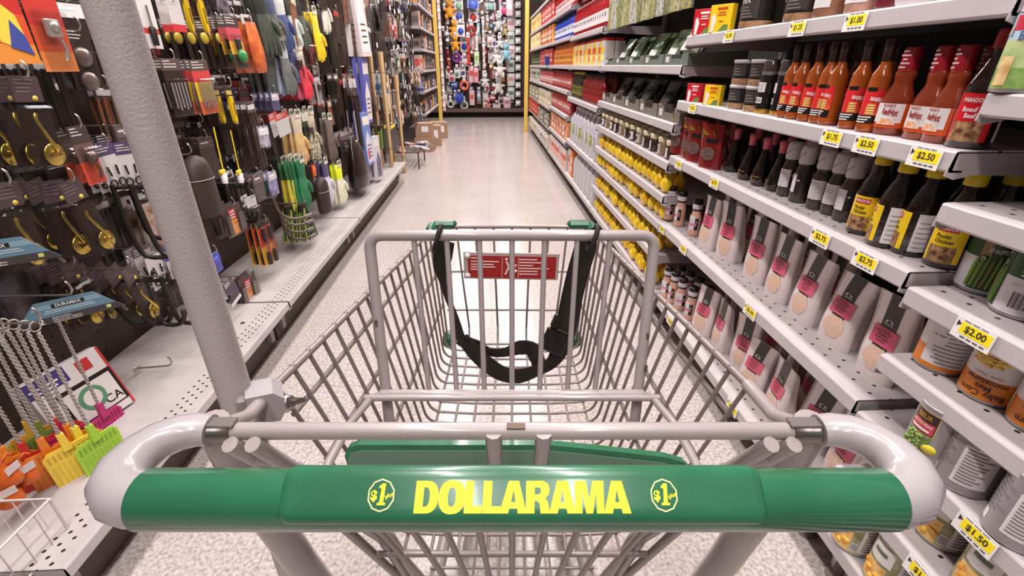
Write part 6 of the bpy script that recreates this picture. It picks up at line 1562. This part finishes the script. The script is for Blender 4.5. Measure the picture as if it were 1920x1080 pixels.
def basket_bag():
    b = MB().loft([[(.12 * w * math.cos(q), .12 * w * math.sin(q), z) for q in [2 * PI * i / 14 for i in range(14)]] for z, w in ((0, .8), (.02, 1), (.05, .9), (.065, .5))], M((120, 112, 108), 0.4, bump=.3, bs=40))
    return [('bag', b, None), ('label', MB().box((0, -.06, .062), (.06, .04, .002), PAPER), None)]
put(basket_bag, (), 'grey_bag', 'grey plastic bag lying inside the wire basket', 'bag', (cr.x - .19, cr.y - .18, .199), 0)
# ================================================================== far end of the aisle
# left: a shelved bay past the hooks
for (a, b, nm) in ((7.95, 10.1, 'bay at the left yellow post'),):
    bay(a, b, 2.35, 'dark back frame of the left shelving, ' + nm, x=-1.42, sgn=-1)
    for k, z in enumerate((.45, .78, 1.08, 1.38, 1.68, 1.98)):
        t = shelf(a, b, z, 'grey metal shelf, %s up in the %s' % (ORD[k], nm), .43, -.98, -1, group='metal shelves of the left hand gondola')
        n = int((b - a) / .17)
        for i in range(n):
            c = [((70, 60, 56), (150, 140, 136)), ((150, 140, 136), (96, 90, 96)), ((60, 74, 140), (170, 170, 180)), ((180, 120, 60), (190, 176, 150)), ((190, 170, 160), (206, 90, 80)), ((110, 104, 104), (60, 54, 54)), ((120, 100, 90), (80, 70, 66))][(i * 3 + k * 2 + (i * k) % 4) % 7]
            h = .13 + .04 * ((i + k) % 3)
            put(carton, (*c, .12, .10, h), 'goods_carton', '%s small carton on the %s shelf of the %s' % (near(i), ORD[k], nm), 'box', (-1.05, a + .1 + i * .17, z + .0006), FACE_L + rl.uniform(-.25, .25), 'cartons in the ' + nm)
def low_rack():
    K = M((76, 70, 68), 0.4, metal=.3); b = MB()
    b.tube([(-.22, -.3, .2), (.22, -.3, .2), (.22, .3, .2), (-.22, .3, .2)], .008, K, 8, closed=True)
    for i in range(9): b.tube([(-.2 + .05 * i, -.3, .2), (-.2 + .05 * i, .3, .2)], .004, K, 6)
    l = MB()
    parts = [('rack_frame', b, None)]
    for x in (-.2, .2):
        for y in (-.28, .28): parts.append(('leg', MB().tube([(x, y, 0), (x, y, .2)], .008, K, 8), None))
    return parts
put(low_rack, (), 'low_wire_rack', 'low dark wire rack on the floor past the grey deck', 'rack', (-1.05, 6.1, 0), 0)
for i in range(4):
    put(cable_bag, ((206, 200, 206), (110, 100, 110)) if i % 2 else ((150, 140, 136), (216, 150, 130)), 'toy_packet', '%s clear packet lying on the low wire rack' % near(i), 'packet', (-1.17 + .22 * (i % 2), 6.07 + .28 * (i // 2), .232), FACE_L + rl.uniform(-1, 1), 'packets on the low rack', tilt=(-1.35, 0))
def ship_box(w, d, h):
    K = M((156, 124, 100), 0.75, var=.06, vs=8)
    return [('box_body', MB().box((0, 0, h / 2), (w, d, h), K, .003), None), ('shipping_label', MB().box((.02, -d / 2 - .001, h * .6), (w * .4, .001, h * .4), PAPER), None), ('tape', MB().box((0, 0, h + .0004), (w, .05, .0008), M((196, 170, 140), 0.4)), None)]
for i, (x, y, z, w, d, h) in enumerate(((-.93, 7.2, 0, .26, .26, .20), (-.93, 7.22, .201, .24, .24, .19), (-.86, 7.75, 0, .24, .26, .30), (-.86, 8.6, 0, .28, .3, .26))):
    put(ship_box, (w, d, h), 'cardboard_box', ('nearest brown cardboard box on the floor at the left', 'brown cardboard box on top of the nearest floor box', 'second floor box, brown cardboard, sticking into the aisle', 'farthest brown cardboard box on the floor')[i], 'box', (x, y, z), -.1 + .1 * i, 'brown cardboard boxes')
# the end wall of hanging pet toys, across the far cross aisle
EY = 12.35
def wall_panel():
    b = MB().box((0, .03, 1.3), (3.4, .04, 2.3), M((84, 66, 60), 0.7, var=.08, vs=3)); parts = [('back_panel', b, None)]
    for x in (-1.2, 0, 1.2): parts.append(('upright', MB().box((x, .0, 1.25), (.04, .04, 2.5), M((110, 98, 92), 0.5), .003), None))
    parts.append(('base_deck', MB().box((0, -.20, .16), (3.4, .44, .07), M((120, 104, 98), 0.5), .004), None)); parts.append(('toe_kick', MB().box((0, -.05, .062), (3.4, .1, .124), M((70, 56, 52), 0.6)), None))
    return parts
put(wall_panel, (), 'toy_display_wall', 'dark brown display panel at the aisle end hung with pet toys', 'shelving', (.1, EY, 0), 0)
def plush(c, c2):
    F = M(c, 0.85, bump=.4, bs=60); b = MB()
    b.ball((0, -.05, -.16), (.055, .045, .075), F).ball((0, -.06, -.06), (.045, .042, .042), F)
    for s_ in (-1, 1): b.ball((s_ * .035, -.05, -.02), (.018, .014, .026), F); b.ball((s_ * .05, -.06, -.22), (.024, .022, .04), F); b.ball((s_ * .06, -.06, -.13), (.04, .02, .02), F)
    g = MB()
    for s_ in (-1, 1): g.ball((s_ * .017, -.098, -.05), .006, M((30, 26, 26), 0.3), 8, 6)
    g.ball((0, -.103, -.068), (.012, .008, .008), M(c2, 0.5), 8, 6)
    return [('body', b, None), ('face', g, 0), ('tag', MB().box((0, -.02, .012), (.05, .003, .04), PAPER), None)]
def rope_toy(c):
    b = MB(); 
    for s_ in (-1, 1): b.tube([(s_ * .012 * math.cos(z * 50), -.03 + .012 * math.sin(z * 50), -z) for z in [.03 + .36 * i / 24 for i in range(25)]], .016, M(c, 0.8), 7)
    b.ball((0, -.03, -.42), (.035, .03, .04), M(c, 0.85)); return [('rope', b, None), ('tag', MB().box((0, -.02, .0), (.06, .003, .07), PAPER), None)]
def toy_card(c, c2, w, h):
    b = MB().box((0, 0, -h / 2), (w, .004, h), M(c2, 0.45)).box((0, -.0025, -h * .1), (w * .8, .001, h * .1), M((120, 110, 110), 0.5)); g = MB().ball((0, -.03, -h * .6), (w * .36, .028, w * .36), M(c, 0.35))
    return [('card', b, None), ('toy', g, None)]
def ring_toy(c):
    r = .07; b = MB().tube([(r * math.cos(q), -.03, -.13 + r * math.sin(q)) for q in [2 * PI * i / 20 for i in range(20)]], .024, M(c, 0.4), 9, closed=True)
    return [('ring', b, None), ('tag', MB().box((0, -.02, -.01), (.06, .003, .06), PAPER), None)]
def treat_pack(c, c2, w, h):
    b = MB().loft([[(w / 2 * x, -.02 + d * y, -z) for x, y in ((-1, 0), (-.6, -.9), (0, -1), (.6, -.9), (1, 0), (.6, .9), (0, 1), (-.6, .9))] for z, d in ((0, .003), (h * .2, .014), (h * .6, .022), (h, .003))], M(c, 0.35, coat=.3))
    return [('packet', b, None), ('label', MB().box((0, -.042, -h * .45), (w * .6, .002, h * .3), M(c2, 0.45)), None)]
WH = (236, 230, 230)
PL = [(100, 0, plush, ((240, 168, 60), (120, 70, 30)), 'orange plush toy at the top left', 1.5), (140, 170, plush, ((240, 168, 60), (120, 70, 30)), 'orange plush toy in the second row', 1.3), (150, 300, plush, ((238, 160, 50), (120, 70, 30)), 'orange plush toy in the third row', 1.2),
      (60, 60, rope_toy, ((90, 40, 50),), 'dark red rope toy', 1), (50, 250, rope_toy, ((70, 60, 56),), 'dark rope toy by the left post', .8), (85, 300, treat_pack, ((96, 90, 84), WH, .12, .2), 'grey packet by the left post', 1),
      (180, 60, toy_card, ((70, 90, 190), WH, .2, .3), 'blue toy card in the top row', 1), (180, 0, toy_card, ((140, 190, 150), WH, .18, .18), 'green toy card at the very top', 1), (195, 190, toy_card, ((60, 76, 190), WH, .18, .28), 'blue ball card in the second row', 1), (225, 330, toy_card, ((50, 66, 170), WH, .18, .26), 'blue ball card in the third row', 1),
      (160, 425, ring_toy, ((130, 50, 160),), 'violet ring toy', 1.2), (300, 0, toy_card, ((76, 100, 196), (120, 140, 206), .26, .16), 'blue packet card at the top', 1), (300, 80, toy_card, ((206, 50, 50), WH, .2, .26), 'red toy card in the top row', 1), (285, 195, ring_toy, ((176, 40, 36),), 'red ring toy', 1.2),
      (258, 300, rope_toy, ((206, 70, 40),), 'orange red rope toy', 1.35), (300, 300, treat_pack, ((236, 180, 200), WH, .08, .3), 'pink slim packet', 1), (330, 300, treat_pack, ((226, 216, 206), (206, 196, 190), .08, .3), 'cream slim packet', 1), (330, 435, treat_pack, ((206, 222, 180), (160, 190, 120), .13, .3), 'pale green packet', 1),
      (235, 480, toy_card, ((236, 200, 216), WH, .15, .2), 'pink toy card', 1), (385, 170, rope_toy, ((216, 206, 204),), 'upper white rope toy', 1.2), (390, 370, rope_toy, ((220, 212, 210),), 'lower white rope toy', 1.1), (375, 30, toy_card, ((236, 230, 226), (120, 80, 60), .12, .3), 'brown card with a white toy', 1),
      (285, 555, treat_pack, ((240, 200, 204), (222, 90, 80), .15, .36), 'large pink packet', 1), (325, 570, treat_pack, ((236, 170, 176), (210, 80, 76), .12, .32), 'smaller pink packet', 1), (290, 760, treat_pack, ((240, 206, 210), (222, 100, 90), .14, .34), 'lowest pink packet', 1), (350, 760, treat_pack, ((150, 160, 190), WH, .1, .24), 'blue grey packet', 1),
      (225, 660, ring_toy, ((226, 110, 76),), 'orange ring toy', 1.2), (140, 690, treat_pack, ((70, 110, 200), WH, .2, .12), 'bright blue packet', 1), (120, 620, toy_card, ((206, 60, 80), WH, .14, .18), 'red and white toy card', 1), (165, 570, toy_card, ((120, 150, 140), WH, .13, .22), 'grey green toy card', 1), (215, 570, toy_card, ((70, 66, 130), WH, .13, .2), 'violet toy card', 1),
      (185, 780, toy_card, ((60, 70, 180), (90, 110, 206), .2, .24), 'blue toy card in the lowest row', 1), (110, 830, ring_toy, ((190, 190, 184),), 'grey ring toy in the lowest row', 1), (225, 835, ring_toy, ((190, 216, 196),), 'mint ring toy in the lowest row', 1.1), (45, 840, toy_card, ((226, 110, 80), (216, 120, 90), .14, .2), 'orange card in the lowest row', 1),
      (400, 620, plush, ((226, 222, 220), (60, 56, 60)), 'grey white plush toy, lower middle', 1.1), (405, 770, toy_card, (WH, (216, 206, 204), .14, .22), 'white toy card, lower middle', 1), (410, 850, toy_card, (WH, (226, 220, 216), .14, .16), 'white card in the lowest row', 1), (430, 905, plush, ((190, 120, 110), (90, 30, 30)), 'brown red plush on the base deck', .9), (465, 800, treat_pack, ((160, 56, 56), WH, .2, .14), 'dark red packet', 1),
      (500, 410, plush, ((240, 234, 230), (60, 50, 50)), 'white plush toy, upper of the stack', 1.2), (525, 500, plush, ((238, 232, 228), (40, 36, 36)), 'white plush toy with dark spots, middle of the stack', 1.5), (515, 640, plush, ((242, 236, 228), (120, 90, 70)), 'white plush toy, lowest of the stack', 1.6), (515, 120, plush, ((206, 204, 206), (60, 60, 60)), 'grey plush cat', 1.4), (525, 300, plush, ((232, 226, 224), (200, 140, 140)), 'white plush rabbit', 1),
      (450, 60, rope_toy, ((150, 150, 150),), 'grey rope toy', .8), (455, 170, toy_card, ((120, 170, 200), (96, 90, 90), .12, .2), 'light blue toy card', 1), (445, 290, toy_card, ((206, 160, 150), (226, 220, 216), .13, .26), 'white and tan toy card', 1), (450, 430, toy_card, ((216, 206, 206), (206, 196, 196), .13, .26), 'pale toy card', 1), (450, 575, rope_toy, ((170, 60, 46),), 'red rope toy, lower', .5),
      (580, 365, plush, ((160, 206, 226), (60, 90, 120)), 'light blue plush toy', 1.4), (565, 200, plush, ((226, 200, 150), (120, 90, 60)), 'cream plush toy', 1), (565, 50, toy_card, ((226, 60, 130), WH, .2, .16), 'magenta toy card', 1), (610, 0, treat_pack, ((240, 196, 206), WH, .18, .3), 'pink packet at the top right', 1), (575, 130, treat_pack, ((96, 90, 96), (206, 200, 206), .16, .14), 'dark packet at the right', 1), (450, 20, toy_card, ((150, 190, 190), (206, 216, 216), .2, .14), 'aqua toy card at the top', 1),
      (590, 815, treat_pack, ((216, 180, 190), (150, 120, 130), .2, .26), 'rose packet in the lowest row', 1), (500, 870, toy_card, ((190, 150, 170), WH, .18, .2), 'white and violet card in the lowest row', 1)]
for i, (cx_, cy_, fn, a, nm, s_) in enumerate(PL):
    dd = .10 + .11 * (i % 3)
    p = on_y(820 + cx_ / 4.5, cy_ / 4.5, EY - dd)
    put(fn, a, fn.__name__, nm + ' on the far end wall', {'plush': 'plush toy', 'rope_toy': 'rope toy', 'toy_card': 'toy', 'ring_toy': 'ring toy', 'treat_pack': 'packet'}[fn.__name__], (p.x, EY - dd, max(p.z, .25 if fn is not plush else .46 * s_)), 0, scale=s_)
    put(tag_hook, (round(dd + .05, 2),), 'price_hook', 'white plated hook behind the ' + nm, 'hook', (p.x, EY + .01, max(p.z, .25)), 0, 'peg hooks of the far end wall')
for j in range(7):
    p = on_y(820 + 622 / 4.5, (30 + 118 * j) / 4.5, EY - .12)
    put(treat_pack, (((226, 216, 216), (206, 140, 140), .2, .27) if j % 2 else ((206, 214, 212), (150, 170, 170), .18, .27)), 'treat_pack', '%s white packet of the right column on the end wall, counted downward' % ORD[j], 'packet', (p.x, EY - .12, max(p.z, .5)), 0, 'white packets of the right column')
for j in range(12):
    p = on_y(820 + 682 / 4.5, (10 + 76 * j) / 4.5, EY - .2)
    put(toy_card, (WH, (236, 232, 230), .11, .13), 'toy_card', '%s small white card of the edge column, counted downward' % ORD[j], 'card', (p.x, EY - .14, max(p.z, .32)), 0, 'small white cards by the right post')
# smaller goods between the larger ones
FC = [(236, 230, 228), (206, 196, 196), (226, 150, 60), (60, 80, 170), (196, 40, 50), (216, 150, 170), (120, 100, 96), (70, 56, 54), (150, 190, 200), (226, 206, 150), (110, 60, 50)]
FN = ['white', 'pale grey', 'orange', 'blue', 'red', 'pink', 'grey brown', 'dark', 'pale blue', 'cream', 'brown']
rf = random.Random(8)
for r_ in range(9):
    for c_ in range(9):
        k = rf.randrange(len(FC)); px_ = 838 + c_ * 14.6 + rf.uniform(-4, 4); py_ = 2 + r_ * 22 + rf.uniform(-5, 5)
        p = on_y(px_, py_, EY - .06)
        fn, a = rf.choice(((toy_card, (FC[k], FC[(k * 3) % 2], .13, .2)), (treat_pack, (FC[k], FC[0], .12, .22)), (treat_pack, (FC[k], FC[(k + 3) % 11], .09, .26))))
        put(fn, a, 'small_' + fn.__name__.replace('treat_', ''), '%s small %s deep on the end wall, %s row down, %s along' % (FN[k], 'toy card' if fn is toy_card else 'packet', ORD[r_], ORD[c_]), 'pet goods', (p.x, EY - .05, max(p.z, .46)), rf.uniform(-.2, .2), 'small goods on the end wall')
        put(tag_hook, (.10,), 'price_hook', 'white plated hook on the end wall, %s row down, %s along' % (ORD[r_], ORD[c_]), 'hook', (p.x, EY + .01, max(p.z, .46)), 0, 'peg hooks of the far end wall')
# striped clip strip along the left post
def clip_strip():
    b = MB().box((0, 0, 1.3), (.05, .004, 2.0), M((216, 206, 206), 0.45)); parts = [('strip', b, None)]
    for k in range(14): parts.append(('clip', MB().box((0, -.012, .4 + .14 * k), (.06, .02, .05), M((206, 180, 190) if k % 2 else (236, 230, 230), 0.4), .004), None))
    return parts
put(clip_strip, (), 'clip_strip', 'long white clip strip beside the left yellow post', 'clip strip', (-.88, 10.26, 0), 0)
